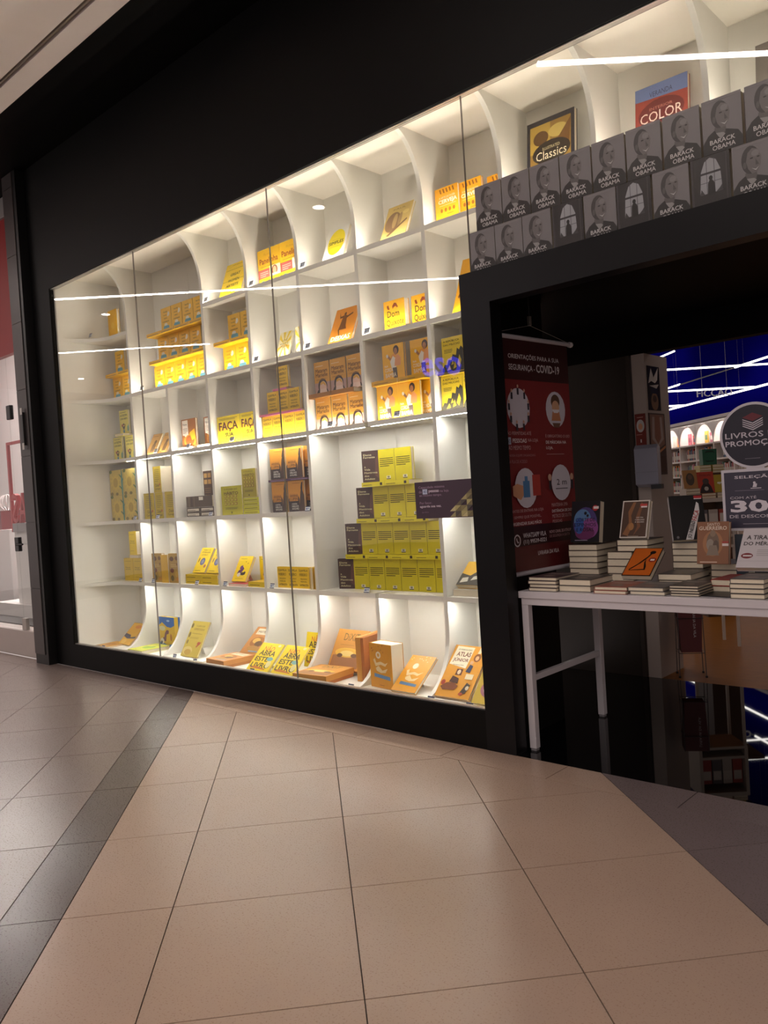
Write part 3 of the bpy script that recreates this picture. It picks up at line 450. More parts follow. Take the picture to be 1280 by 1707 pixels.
MAN = [('r', 0, 0, 1, 1, '8c858a'), ('p', [(0, 0), (0, .2), (.14, .34), (.32, .42), (.62, .38), (.9, .30), (1, .18), (1, 0)], '2f2a2d'), ('p', [(.30, .44), (.36, .34), (.56, .30), (.60, .40), (.58, .5), (.36, .5)], '6a6265'), ('p', [(.34, .36), (.46, .22), (.58, .30), (.52, .34)], 'a9a2a5'), ('e', 0.453, 0.682, 0.226, 0.252, '4a4447'), ('p', [(0.389, 0.817), (0.505, 0.884), (0.644, 0.839), (0.714, 0.705), (0.69, 0.548), (0.598, 0.436), (0.482, 0.425), (0.389, 0.526), (0.342, 0.66)], '7c7477'), ('e', 0.574, 0.783, 0.093, 0.056, '918a8d'), ('e', 0.308, 0.604, 0.041, 0.062, '665f62'), ('e', 0.482, 0.705, 0.041, 0.013, '2f2a2c'), ('e', 0.644, 0.705, 0.035, 0.013, '2f2a2c'), ('p', [(0.574, 0.682), (0.656, 0.57), (0.574, 0.559)], '5c5558'), ('p', [(0.47, 0.526), (0.574, 0.492), (0.667, 0.537), (0.574, 0.47)], 'd8d2d4'), ('t', 'BARACK', .18, .16, .64, .085, .012, 'e6dfe2'), ('t', 'OBAMA', .24, .045, .58, .085, .012, 'e6dfe2'), ('l', .12, .955, .9, .975, 1, 'a59ea2')]
design('memoir', 0.160, 0.222, 0.045, '847d82', MAN, '3a3438')
design('memoirback', 0.160, 0.222, 0.045, '352f33', [('p', [(.22, .30), (.80, .30), (.76, .72), (.66, .9), (.5, .96), (.36, .9), (.26, .72)], 'b4b2bb'), ('r', .40, .30, .415, .95, '5a5660'), ('r', .60, .30, .615, .95, '5a5660'), ('r', .24, .66, .78, .70, '3a353b'), ('r', .24, .5, .79, .512, '6a6670'), ('p', [(.42, .28), (.62, .28), (.60, .48), (.55, .54), (.47, .54), (.43, .48)], '252024'), ('e', .51, .58, .05, .045, '252024'), ('p', [(.64, .3), (.8, .3), (.8, .42), (.74, .36)], '4a454b'), ('p', [(.22, .3), (.34, .3), (.26, .4)], '4a454b'), ('r', .0, 0, .06, 1, '4a4348'), ('r', .9, 0, .94, 1, '4d464b')], '3a3438')
# ---- end bay (beside the black end wall)
def zt(l): return ZS[l] + TH2
stand('tissue_back', -6.86, 0.47, zt(5), 'plain yellow book alone on the highest curved shelf')
row('tissue', (-6.90, -6.742), 0.50, zt(4), 'yellow tissue-box paperback under the flat pair in the end bay', 'tissue-box paperbacks in the end bay')
lay('tissue', -6.80, 0.43, zt(4) + 0.2042, 'yellow tissue-box paperback lying flat nearer the glass-side wall of the end bay', 'flat tissue-box paperbacks in the end bay', spine_out=True)
lay('tissue', -6.592, 0.43, zt(4) + 0.2042, 'yellow tissue-box paperback lying flat against the divider in the end bay', 'flat tissue-box paperbacks in the end bay', spine_out=True)
stand('tissue', -6.835, 0.50, zt(4) + 0.234, 'yellow tissue-box paperback standing alone on two flat ones in the end bay')
row('selfesteem', (-6.968, -6.758, -6.60), 0.50, zt(3), 'pale yellow self-esteem paperback standing on the shelf', 'self-esteem paperbacks on the shelf')
lay('selfesteem', -6.76, 0.44, zt(3) + 0.2138, 'pale yellow self-esteem paperback lying under the topmost one')
stand('selfesteem', -6.832, 0.50, zt(3) + 0.2352, 'pale yellow self-esteem paperback standing on top of its pile')
for j in range(2):
    row('botanic', (-6.955, -6.715), 0.43, zt(2) + j * 0.2302, ('sunflower-patterned box set in the upper layer of the block', 'sunflower-patterned box set in the lower layer of the block')[1 - j], 'sunflower box sets', cat='box set')
row('manual', (-6.84, -6.68), 0.45, zt(1), 'small yellow guide standing under the single top one', 'small yellow guides in the bottom layer')
lay('manual', -6.66, 0.45, zt(1) + 0.2038, 'small yellow guide lying flat between the two layers')
stand('manual_top', -6.725, 0.45, zt(1) + 0.2352, 'small yellow guide standing alone on top of the pile')
lean('map', -6.775, 0.30, ZS[0] + 0.002, 48, 'orange and yellow book with a dark band leaning on the end bay deck', support='clear stand behind the leaning orange and yellow book')
lay('mapflat', -6.80, 0.12, ZS[0], 'orange book lying flat on the end bay deck')
# ---- tall niche of tissue books
row('tissue', (-6.20, -6.042, -5.884, -5.726, -5.568), 0.50, zt(4), 'yellow tissue-box paperback in the bottom tier of the three-tier pile', 'bottom tier of tissue-box paperbacks')
for i in range(4): lay('tissue', -6.045 + 0.208 * i, 0.42, zt(4) + 0.2042, towards('yellow tissue-box paperback lying flat under the middle tier', i, 4), 'flat tissue-box paperbacks under the middle tier', spine_out=True)
row('tissue', (-6.115, -5.957, -5.799, -5.641), 0.50, zt(4) + 0.2338, 'yellow tissue-box paperback in the middle tier of the three-tier pile', 'middle tier of tissue-box paperbacks')
for i in range(4): lay('tissue', -6.055 + 0.208 * i, 0.42, zt(4) + 0.4380, towards('yellow tissue-box paperback lying flat under the top tier', i, 4), 'flat tissue-box paperbacks under the top tier', spine_out=True)
row('tissue', (-6.043, -5.885, -5.727, -5.569), 0.50, zt(4) + 0.4676, 'yellow tissue-box paperback in the top tier of the three-tier pile', 'top tier of tissue-box paperbacks')
# ---- row under the ceiling
lean('great', -5.127, 0.43, zt(5), 21, 'large yellow art book about women artists leaning on a stand', support='white stand behind the large yellow art book')
row('panelinha', (-4.684, -4.436), 0.47, zt(5), 'yellow cookbook with a red band and a small portrait', 'yellow cookbooks with a red band')
lean('simples', -3.969, 0.43, zt(5), 21, 'white book with a big yellow circle leaning on a stand', support='white stand behind the book with a yellow circle')
lean('artist', -3.438, 0.43, zt(5), 25, 'ochre book with brown figures leaning on a stand', support='white stand behind the ochre book')
stand('brew', -3.012, 0.47, zt(5), 'orange beer-making book standing beside the curved divider')
stand('brew', -2.862, 0.495, zt(5), 'orange beer-making book standing between its two neighbours')
stand('brew', -2.690, 0.55, zt(5), 'orange beer-making book standing nearest the grey portrait hardcovers')
lean('classics', -2.400, 0.50, zt(5), 6, 'large dark framed book of illustrated classics', support='white stand behind the book of illustrated classics')
lean('color', -1.785, 0.53, zt(5), 6, 'large red and blue book about colour', support='white stand behind the large book about colour')
lean('dusky', -1.205, 0.52, zt(5), 6, 'large grey brown book at the far end of the highest shelf', support='white stand behind the grey brown book')
# ---- second row
row('tissue', (-5.210, -5.052), 0.50, zt(4), 'yellow tissue-box paperback under two flat ones below the women artists book', 'tissue-box pair under the flat ones')
for i in range(2): lay('tissue', -5.12 + 0.21 * i, 0.42, zt(4) + 0.2042, towards('yellow tissue-box paperback lying flat below the women artists book', i, 2), 'flat tissue-box pair', spine_out=True)
row('tissue', (-5.127, -4.969), 0.50, zt(4) + 0.2338, 'yellow tissue-box paperback on two flat ones below the women artists book', 'tissue-box pair on the flat ones')
lean('rays', -4.508, 0.43, zt(4), 20, 'small cream book with yellow sun rays leaning beside its twin', support='white stand behind the small sun-ray book')
stand('rays', -4.325, 0.47, zt(4), 'small cream book with yellow sun rays standing upright beside the divider')
lean('deixas', -3.967, 0.43, zt(4), 25, 'orange book with a dark dancing figure leaning on a stand', support='white stand behind the orange dancing-figure book')
stand('quixote', -3.450, 0.44, zt(4), 'thick yellow classic novel standing beside a thinner-looking twin')
stand('quixote', -3.246, 0.47, zt(4), 'thick yellow classic novel half hidden by the shelf divider')
lean('amber', -2.906, 0.43, zt(4), 22, 'tall amber book leaning beside the entrance portal', support='white stand behind the tall amber book')
# ---- third row
lean('tanned', -6.315, 0.43, zt(3), 28, 'tan paperback with a brown figure leaning free of the dividers', 'leaning tan paperbacks', support='white stand behind the tan paperbacks')
lean('tanned', -6.165, 0.45, zt(3), 28, 'tan paperback with a brown figure leaning beside its twin near the divider', 'leaning tan paperbacks')
lay('cookflat', -5.70, 0.42, zt(3), 'cream cookbook lying flat under the free-standing food photo cookbook', 'flat cream cookbooks'); lay('cookflat', -5.43, 0.42, zt(3), 'cream cookbook lying flat under the half hidden food photo cookbook', 'flat cream cookbooks')
stand('cookbook', -5.760, 0.44, zt(3) + 0.0225, 'brown food photo cookbook standing free of the divider')
stand('cookbook', -5.530, 0.50, zt(3) + 0.0225, 'brown food photo cookbook half hidden by the divider')
design('faca2', 0.213, 0.212, 0.02, 'f1d528', DES['faca']['prims'], 'd9b81e')
stand('faca', -5.256, 0.43, zt(3), 'wide yellow home-brewing book with big lettering beside its narrower twin'); stand('faca2', -4.966, 0.43, zt(3), 'yellow home-brewing book with big lettering against the divider')
row('essay', (-4.704, -4.584, -4.464, -4.344), 0.43, zt(3), 'small yellow essay book in the bottom tier of four', 'essay books in the bottom tier')
for i in range(3): lay('essayflat', -4.640 + 0.154 * i, 0.415, zt(3) + 0.1535, towards('small pink-edged book lying flat between tiers of essay books', i, 3), 'pink-edged books under three essay books', spine_out=True)
row('essay', (-4.632, -4.514, -4.396), 0.43, zt(3) + 0.169, 'small yellow essay book in the middle tier of three', 'essay books in the middle tier', )
lay('essayflat', -4.48, 0.42, zt(3) + 0.3226, 'small pink-edged book lying flat under the single top essay book', spine_out=True)
stand('essay', -4.505, 0.43, zt(3) + 0.338, 'small yellow essay book standing alone on top of its pyramid')
row('case', (-4.132, -3.974, -3.812), 0.44, zt(3), 'ochre investigation paperback in the lower row of three', 'ochre paperbacks in the lower row')
for i in range(2): lay('caseflat', -4.05 + 0.218 * i, 0.405, zt(3) + 0.2142, towards('ochre paperback lying flat between the two rows of three', i, 2), 'flat ochre paperbacks', spine_out=True)
row('case', (-4.125, -3.968, -3.808), 0.44, zt(3) + 0.2458, 'ochre investigation paperback in the upper row of three', 'ochre paperbacks in the upper row')
for i, (x, y) in enumerate(((-3.546, 0.43), (-3.366, 0.43), (-3.248, 0.50))): stand('duet', x, y, zt(3), towards('yellow paperback with two embracing figures in the lower row', i, 3), 'embracing figures paperbacks in the lower row')
for i in range(2): lay('duetflat', -3.45 + 0.222 * i, 0.40, zt(3) + 0.2162, towards('yellow paperback lying flat between rows of embracing figures', i, 2), 'flat embracing figures paperbacks', spine_out=True)
stand('duet', -3.478, 0.43, zt(3) + 0.248, 'yellow paperback with two embracing figures standing free on the flat ones')
stand('duet', -3.262, 0.45, zt(3) + 0.248, 'yellow paperback with two embracing figures partly hidden by the divider')
row('militia', (-3.020, -2.862, -2.702), 0.43, zt(3), 'yellow paperback with black crowd print in the lower row', 'black crowd paperbacks in the lower row')
for i in range(2): lay('militiaflat', -2.92 + 0.208 * i, 0.405, zt(3) + 0.2062, towards('dark-spined yellow paperback lying flat on the lower row', i, 2), 'flat black crowd paperbacks', spine_out=True)
stand('militia', -3.000, 0.43, zt(3) + 0.222, 'yellow paperback with black crowd print standing on the flat ones')
# ---- fourth row
stand('carey', -6.370, 0.415, zt(2), 'wide yellow-green book standing beside the tall narrow pair')
stand('carey_tall', -6.190, 0.415, zt(2), 'narrow yellow-green book standing under its twin')
stand('carey_tall', -6.196, 0.415, zt(2) + 0.223, 'narrow yellow-green book standing on top of its twin')
stand('carey', -6.036, 0.415, zt(2), 'wide yellow-green book standing against the divider')
stand('giltbox', -5.778, 0.45, zt(2) + 0.0755, 'dark brown box set lying on two narrow ones', cat='box set'); 
for j in range(2):
    stand('gilt', -5.778, 0.45, zt(2) + 0.0376 * j, towards(('lower', 'upper')[j] + ' narrow dark cream-titled box under the brown box set', 0, 2), 'narrow dark boxes', cat='box set'); stand('gilt', -5.583, 0.45, zt(2) + 0.0376 * j, towards(('lower', 'upper')[j] + ' narrow dark cream-titled box under the brown box set', 1, 2), 'narrow dark boxes', cat='box set')
stand('shelves', -5.533, 0.46, zt(2) + 0.1665, 'dark book with printed bookshelves on top of the brown box')
stand('habit', -5.250, 0.42, zt(2), 'wide olive yellow habit book standing low')
for j in range(4): lay('habitflat', -4.90, 0.43, zt(2) + 0.031 * j, level('olive yellow habit book lying in the flat pile', j, 4), 'flat pile of habit books', spine_out=True)
stand('habit_small', -4.992, 0.43, zt(2) + 0.1246, 'olive yellow habit book standing on the flat pile')
for j in range(2):
    for i, (x, y) in enumerate(((-4.672, .45), (-4.490, .45), (-4.360, .50))): stand('lupin', x, y, zt(2) + 0.2405 * j, towards(('black and orange detective novel in the lower row of the block', 'black and orange detective novel in the upper row of the block')[j], i, 3), ('detective novels lower row', 'detective novels upper row')[j])
for i in range(2): lay('lupinflat', -4.58 + 0.225 * i, 0.44, zt(2) + 0.2231, towards('purple-spined detective novel lying between the two rows', i, 2), 'flat detective novels', spine_out=True)
# ---- big niche of the yellow novel
tiers = ((-4.087, 6, 'bottom'), (-3.993, 5, 'second'), (-3.865, 4, 'third'), (-3.795, 2, 'top'))
zz = zt(1)
for i, (x0, n, nm) in enumerate(tiers):
    stand('novelface', x0, 0.525, zz, f'dark brown face-out novel beginning the {nm} tier of the yellow pyramid', rz=14)
    for j in range(n): stand('novel', x0 + 0.134 + 0.1434 * j, 0.53, zz, towards(f'yellow novel back cover in the {nm} tier of the pyramid', j, n), f'yellow novels of the {nm} tier')
    zz += 0.2085
    if i < 3:
        xs = tiers[i + 1][0]; m = (4, 3, 2)[i]
        for j in range(m): lay('novel', xs + 0.10 + 0.2085 * j, 0.50, zz, towards(f'yellow novel lying spine out on the {nm} tier', j, m), f'flat yellow novels on the {nm} tier', spine_out=True)
        zz += 0.0312
# ---- fifth row
stand('fable', -6.333, 0.43, zt(1), 'patterned brown paperback standing free of both dividers')
stand('fablespine', -6.175, 0.42, zt(1), 'narrow plain yellow book standing between two patterned brown paperbacks')
stand('fable', -6.072, 0.43, zt(1), 'patterned brown paperback standing against the divider')
for j in range(2):
    for i in range(2): lay('diaryflat', -5.72 + 0.222 * i, 0.43, zt(1) + 0.0388 * j, towards(('lower', 'upper')[j] + ' thick yellow book lying under the leaning diary books', i, 2), 'flat pile under the diary books', spine_out=True)
for i, x in enumerate((-5.772, -5.575)): lean('diary', x, 0.46, zt(1) + 0.079, 31, ('yellow diary book leaning on the flat pile, clear of the divider', 'yellow diary book leaning on the flat pile, cut off by the divider')[i], support=('clear stand behind the diary book clear of the divider', 'clear stand behind the diary book cut off by the divider')[i])
lay('witchflat', -5.12, 0.42, zt(1), 'pink-edged book lying flat under the leaning witch book')
lean('witch', -5.247, 0.46, zt(1) + 0.0195, 29, 'yellow book with a purple witch shape leaning on a flat pink-edged book', support='clear stand behind the leaning witch book')
stand('witch', -5.06, 0.60, zt(1), 'yellow book with a purple witch shape standing upright')
lay('diaryflat', -4.868, 0.415, zt(1), 'thick yellow book lying flat before the upright witch book', spine_out=True)
for i, x in enumerate((-4.670, -4.552, -4.434)): stand('essay', x, 0.45 - 0.003 * i, zt(1), towards('small yellow essay book in the row on the lowest shelf', i, 3), 'essay books in a row on the lowest shelf')
for i, x in enumerate((-4.365, -4.318)): stand('essay', x, 0.47, zt(1), towards('small yellow essay book turned edge-on at the end of the row', i, 2), 'edge-on essay books', rz=-62)
lay('comicflat', -2.92, 0.42, zt(1), 'thick pale book lying under the leaning comic')
lean('comic', -3.015, 0.445, zt(1) + 0.0415, 49, 'orange comic with black brush strokes leaning on a pale book', support='clear stand behind the black brush comic')
# ---- deck behind the glass
D0 = ZS[0]
lay('greenflat', -6.20, 0.13, D0, 'green and yellow picture book lying flat on the deck'); 
stand('dino', -6.286, 0.43, D0, 'blue and yellow children game box standing on the deck', cat='game box')
lean('natural', -5.695, 0.24, D0 + 0.002, 30, 'tall mustard picture book with small drawings leaning on the deck', support='clear stand behind the tall mustard picture book')
lay('crime', -5.05, 0.115, D0, 'brown mystery game box lying flat on the deck', cat='game box', rz=-4)
lean('crime', -5.130, 0.395, D0 + 0.002, 50, 'brown mystery game box leaning behind the flat one', cat='game box')
lean('dont', -4.700, 0.125, D0 + 0.002, 47, 'square yellow prank book leaning beside the brown mystery boxes', support='clear stand behind the prank book beside the mystery boxes')
lean('dont', -4.432, 0.125, D0 + 0.002, 46, 'square yellow prank book leaning under the window joint', support='clear stand behind the prank book under the window joint')
stand('dont', -4.430, 0.44, D0 + 0.003, 'square yellow prank book standing behind the two leaning ones', rx=-12)
lay('party', -3.98, 0.085, D0, 'orange dream-picture game box lying flat on the deck', cat='game box', rz=6)
lean('party', -4.128, 0.385, D0 + 0.002, 30, 'orange dream-picture game box leaning behind the flat one', cat='game box')
stand('party', -3.80, 0.30, D0, 'orange dream-picture game box standing on edge between the curved dividers', cat='game box', rz=-78) if False else None
bo = book('party', (-3.765, 0.43, D0 + 0.001), 'orange dream-picture game box standing edge-on by the curved divider', rz=-80, cat='game box')
stand('sweet', -3.568, 0.225, D0, 'thick orange sweets cookbook standing upright on the deck', rz=-6)
lean('sweet_thin', -3.345, 0.17, D0 + 0.002, 53, 'thin orange sweets cookbook leaning beside the thick one', support='clear stand behind the thin orange sweets cookbook')
lean('atlas', -3.030, 0.20, D0 + 0.002, 43, 'tall orange inventions atlas leaning on the deck', support='clear stand behind the inventions atlas')
lean('circus', -2.745, 0.17, D0 + 0.002, 40, 'colourful picture book half hidden by the entrance portal', support='clear stand behind the half hidden picture book')
# ---- grey hardcovers above the entrance
upx = [-2.465, -2.300, -2.134, -1.968, -1.800, -1.632, -1.462, -1.292, -1.118]
lox = [-2.545 + 0.04, -2.338, -2.172, -2.006, -1.838, -1.670, -1.500, -1.330, -1.160, -0.990]
lox = [-2.520, -2.356, -2.192, -2.022, -1.855, -1.690, -1.520, -1.350, -1.180]
kinds = 'fffbfbfbfb'
for i, (x, kd) in enumerate(zip(lox, kinds)):
    if kd == 'f': stand('memoir', x, 0.10, 2.4595, 'grey portrait hardcover in the lower row above the entrance, ' + ORD[i] + ' from the corner', 'grey hardcovers lower row')
    else: stand('memoirback', x, 0.10, 2.4595, 'dark window-photograph hardcover in the lower row above the entrance, ' + ORD[i] + ' from the corner', 'window photograph hardcovers')
for i, x in enumerate(upx): stand('memoir', x, 0.10, 2.4595 + 0.2232, 'grey portrait hardcover in the upper row above the entrance, ' + ORD[i] + ' from the corner', 'grey hardcovers upper row')
# ---- price tags
pt = MB(); pt.box(-0.024, 0.024, 0, 0.002, 0, 0.036, mat('e9edf0', 0.3, var=0)); PTM = pt.mesh('price_tag')
pp = MB(); draw(pp, [('r', 0, .8, 1, 1, '2b3560'), ('r', 0, 0, 1, .14, '2b3560'), ('r', .1, .3, .55, .66, '7d88ad'), ('r', .62, .42, .9, .66, '8d97b5')], 0.048, 0.036, lambda x, z, L: (x - 0.024, -0.0002 * L, z)); PPM = pp.mesh('tag_print')
def price(x, y, z, label):
    o = link('price_tag', PTM); o.location = (x, y, z + 0.0008); o.rotation_euler = (math.radians(-18), 0, 0); tag(o, 'white and blue price tag ' + label, 'price tag'); link('tag_print', PPM, o)
FP = 0.352
for k, l, dx, lab in ((3, 5, .05, 'under the women artists book'), (4, 5, .05, 'beside the red-banded cookbooks'), (5, 5, .05, 'beside the yellow circle book'), (4, 4, .05, 'below the red-banded cookbooks'), (5, 4, .05, 'beside the orange dancing-figure book'), (6, 4, .05, 'beside the yellow classic novels'),
        (1, 4, .17, 'before the bottom tier of tissue-box books'), (1, 3, .32, 'under the leaning tan paperbacks'), (2, 3, .24, 'under the food photo cookbooks'), (3, 3, .26, 'before the home-brewing books'), (5, 3, .22, 'before the ochre paperbacks'), (6, 3, .26, 'before the embracing figures books'),
        (1, 2, .28, 'before the yellow-green books'), (2, 2, .48, 'before the dark brown boxes'), (4, 2, .50, 'before the detective novels'),
        (1, 1, .14, 'before the patterned brown paperbacks'), (2, 1, .23, 'before the pile under the diary books'), (3, 1, .05, 'before the leaning witch book'), (4, 1, .06, 'before the essay book row'), (5, 1, .46, 'before the yellow novel pyramid')):
    price(XK(k) + dx, FY + 0.003, zt(l) + 0.0075, lab) if l >= 3 else price(XK(k) + dx, FY + 0.006, zt(l), lab)
price(-6.82, 0.26, zt(5), 'on the highest curved shelf'); price(-6.52, 0.40, zt(2), 'before the sunflower box sets'); price(-6.50, 0.40, zt(1), 'before the small yellow guides')
for x, y, lab in ((-6.68, 0.10, 'before the leaning orange and yellow book'), (-5.66, 0.16, 'before the tall mustard picture book'), (-5.31, 0.11, 'beside the brown mystery boxes'), (-4.60, 0.10, 'before the first prank book'), (-4.13, 0.075, 'before the flat dream-picture game'), (-3.62, 0.10, 'before the thick sweets cookbook'), (-2.98, 0.10, 'before the inventions atlas'), (-2.70, 0.09, 'before the half hidden picture book')):
    price(x, y, D0, lab)
# ---- notice on the glass
b = MB(); b.box(-2.919, -2.527, 0.010, 0.014, 1.212, 1.411, mat('43303f', 0.4, var=0.02)); ns = b.obj('window_notice')
tag(ns, 'purple capacity notice on the window beside the entrance portal', 'notice')
q = MB(); draw(q, [('t', 'Capacidade máxima', .07, .80, .46, .085, .0, 'a58aa0'), ('t', 'de', .07, .695, .055, .075, .0, 'a58aa0'), ('r', .14, .66, .225, .80, 'bcc2d8'), ('t', '40', .155, .69, .055, .08, .0, '4a568a'), ('t', 'pessoas', .25, .68, .18, .085, .02, 'd9c8d6'), ('t', 'na loja', .45, .68, .15, .085, .0, 'a58aa0'), ('t', 'ao mesmo tempo.', .08, .58, .40, .075, .0, 'a58aa0'), ('t', 'Por favor,', .08, .38, .22, .08, .0, 'a58aa0'), ('t', 'aguarde sua vez.', .08, .28, .38, .085, .02, 'd9c8d6'), ('t', 'Jardim', .11, .14, .12, .05, .0, '8a7086')], 0.392, 0.199, lambda x, z, L: (-2.919 + x, 0.010 - 0.0002 * L, 1.212 + z)); link('notice_text', q.mesh('notice_text'), ns)
q = MB(); draw(q, [('p', [(.6 + .1 * i, .02 + .15 * j), (.7 + .1 * i, .02 + .15 * j), (.7 + .1 * i, .17 + .15 * j)], ('a59a6a', '7c7050', 'c9be8c', '6a5f4a')[(i * 3 + j * 2) % 4]) for i in range(4) for j in range(5) if j <= i + 1 and (i + j) % 5 != 4]
    + [('p', [(.6 + .1 * i, .02 + .15 * j), (.7 + .1 * i, .17 + .15 * j), (.6 + .1 * i, .17 + .15 * j)], ('8a7f58', '57504a', 'b5a972')[(i + j) % 3]) for i in range(1, 4) for j in range(4) if j <= i], 0.392, 0.199, lambda x, z, L: (-2.919 + x, 0.010 - 0.0002 * L, 1.212 + z)); link('notice_mosaic', q.mesh('notice_mosaic'), ns)
# ================================================================== ENTRANCE
GLOSSB = mat('050506', 0.02, var=0.05, spec=0.4); DARKP = mat('2a211d', 0.35, var=0.08)
tag(bx('floor_entrance', -3.2, 3, 0.0, 1.857, -0.05, 0.0, GLOSSB), 'polished black floor inside the entrance', 'floor', kind='structure')
ce = MB(); ce.box(-2.478, 3, 0.10, 0.72, 2.40, 2.44, SOFFIT); ce.box(-3.2, 3, 0.72, 1.95, 2.40, 2.44, SOFFIT)
tag(ce.obj('ceiling_entrance'), 'black ceiling over the entrance', 'ceiling', kind='structure')
we = MB(); we.box(-2.508, -2.478, 0.10, 0.70, 0.0, 2.40, BLACK); we.box(-3.2, -2.508, 0.69, 0.72, 0, 2.40, BLACK)
tag(we.obj('wall_end'), 'black side wall at the end of the display shelving', 'wall', kind='structure')
wi = tag(empty('wall_inner', (-2.8, 1.86, 0)), 'dark panelled wall across the back of the entrance', 'wall', kind='structure')
def wpart(nm, *a):
    o = bx(nm, *a, parent=wi); o.location = (2.8, -1.86, 0)
wpart('panel', -3.2, -2.545, 1.857, 1.90, 0, 2.195, DARKP); wpart('panel', -2.541, -2.512, 1.85, 1.90, 0, 2.195, mat('3a302c', 0.35)); wpart('lintel', -3.2, 3, 1.857, 1.95, 2.195, 2.399, SOFFIT)
pl = tag(empty('pillar', (-2.45, 2.03, 0)), 'pale pillar with posters and a hand gel dispenser inside the entrance', 'pillar', kind='structure')
o = bx('shaft', -2.500, -2.409, 1.857, 2.22, 0, 2.195, mat('b3a6a0', 0.5, var=0.03), pl); o.location = (2.45, -2.03, 0)
def flatpanel(name, label, cat, size, loc, rot, bg, prims, parts=True, t=0.003, prt='print'):
    w, h = size; b = MB(); b.box(0, w, 0, t, 0, h, mat(bg, 0.3, var=0.02)); o = b.obj(name); o.location = loc; o.rotation_euler = rot
    if label: tag(o, label, cat)
    q = MB(); draw(q, prims, w, h, lambda x, z, L: (x, -0.0003 * L, z)); link(prt, q.mesh(prt), o); return o
RZ90 = (0, 0, PI / 2)
flatpanel('movie_poster', 'tall dark poster of a bearded man on the pillar', 'poster', (0.19, 0.30), (-2.404, 1.885, 1.815), RZ90, '1a1720', [('p', [(.05, .6), (.3, .95), (.5, .75), (.9, .98), (.8, .7), (.6, .62), (.3, .66)], 'd9d4d2'), ('p', [(.1, .55), (.9, .6), (.7, .5)], 'c9c2c0'), ('e', .5, .2, .3, .2, '8a6a52'), ('e', .5, .26, .16, .08, '4a3830'), ('r', .2, .38, .8, .5, '1d2038')])
flatpanel('book_poster', 'brown poster with an orange chevron on the pillar', 'poster', (0.25, 0.42), (-2.404, 1.873, 1.375), RZ90, '4a3630', [('p', [(.06, .5), (.5, .42), (.94, .5), (.94, .98), (.06, .98)], '8c6a5c'), ('p', [(.14, .58), (.5, .46), (.86, .58), (.8, .94), (.2, .94)], 'b0a09c'), ('p', [(.3, .6), (.5, .5), (.7, .6), (.66, .96), (.34, .96)], '8f5f4c'), ('p', [(.04, .48), (.5, .38), (.96, .48), (.96, .44), (.5, .34), (.04, .44)], 'c98a5a'), ('r', .06, .04, .94, .3, '4e3329')])
flatpanel('gel_notice', 'small red hand-gel notice on the narrow side of the pillar', 'notice', (0.074, 0.215), (-2.494, 1.852, 1.578), (0, 0, 0), '7a352f', [('e', .5, .62, .38, .2, 'c9c4c4'), ('e', .5, .60, .2, .1, 'd69a78'), ('l', .2, .88, .8, .93, 1, 'd0a8a0'), ('r', .44, .1, .56, .2, 'd8d0d0'), ('l', .1, .34, .9, .38, 1, 'c99a92')])
dsp = tag(empty('gel_dispenser', (-2.46, 1.80, 1.29)), 'white wall-mounted hand gel dispenser on the pillar', 'dispenser')
DG = mat('9a99aa', 0.3, var=0.02)
b = MB(); b.prism([(-0.035, 0.02), (0.04, 0.0), (0.06, 0.03), (0.06, 0.27), (0.0, 0.285), (-0.04, 0.26)], -0.075, 0.075, 'x', DG); o = b.obj('body', dsp, 0.006)
bx('nozzle', 0.02, 0.088, -0.02, 0.05, -0.012, 0.018, mat('2b2a30', 0.4), o); bx('cover_seam', -0.076, 0.076, -0.042, -0.036, 0.10, 0.104, mat('8f8f9a', 0.4), dsp)
dsp.location = (-2.395, 1.79, 1.295); dsp.rotation_euler = (0, 0, math.radians(12))
# hanging banner
BW, BH = 0.64, 1.26
ban = tag(empty('safety_banner', (-2.425, 0.155, 0.89)), 'red hanging safety banner with white circles and rolled white bars', 'banner'); ban.rotation_euler = (0, 0, math.radians(86))
b = MB(); b.box(0, BW, 0, 0.002, 0, BH, mat('7d2426', 0.5, var=0.06)); o = b.obj('sheet', ban); q = MB()
C19 = [('r', 0, .82, 1, 1, '3a1416'), ('r', 0, .0, 1, .20, '5a181b'), ('r', 0, .115, 1, .20, '341214'), ('t', 'ORIENTAÇÕES PARA A SUA', .14, .905, .72, .028, .006, 'd6cfd2'), ('t', 'SEGURANÇA -', .14, .855, .36, .030, .006, 'd6cfd2'), ('t', 'COVID-19', .52, .857, .34, .036, .02, 'd6cfd2'),
    ('e', .24, .70, .155, .085, 'cfcad6'), ('e', .77, .70, .145, .08, 'cfcad6'), ('e', .77, .735, .065, .032, '5c4030'), ('e', .77, .71, .055, .03, 'd8a886'), ('p', [(.70, .65), (.84, .65), (.82, .69), (.72, .69)], 'c4835c'), ('p', [(.71, .64), (.83, .64), (.81, .62), (.73, .62)], '6a4a3a'), ('p', [(.715, .70), (.825, .70), (.80, .685), (.74, .685)], 'e9e4ea')]
for i in range(9):
    a = 2 * PI * i / 9 + .2; cx, cy = .24 + .135 * math.cos(a), .70 + .078 * math.sin(a); C19 += [('r', cx - .012, cy - .022, cx + .012, cy + .006, '33303c'), ('e', cx, cy + .014, .011, .007, 'c9a08a')]
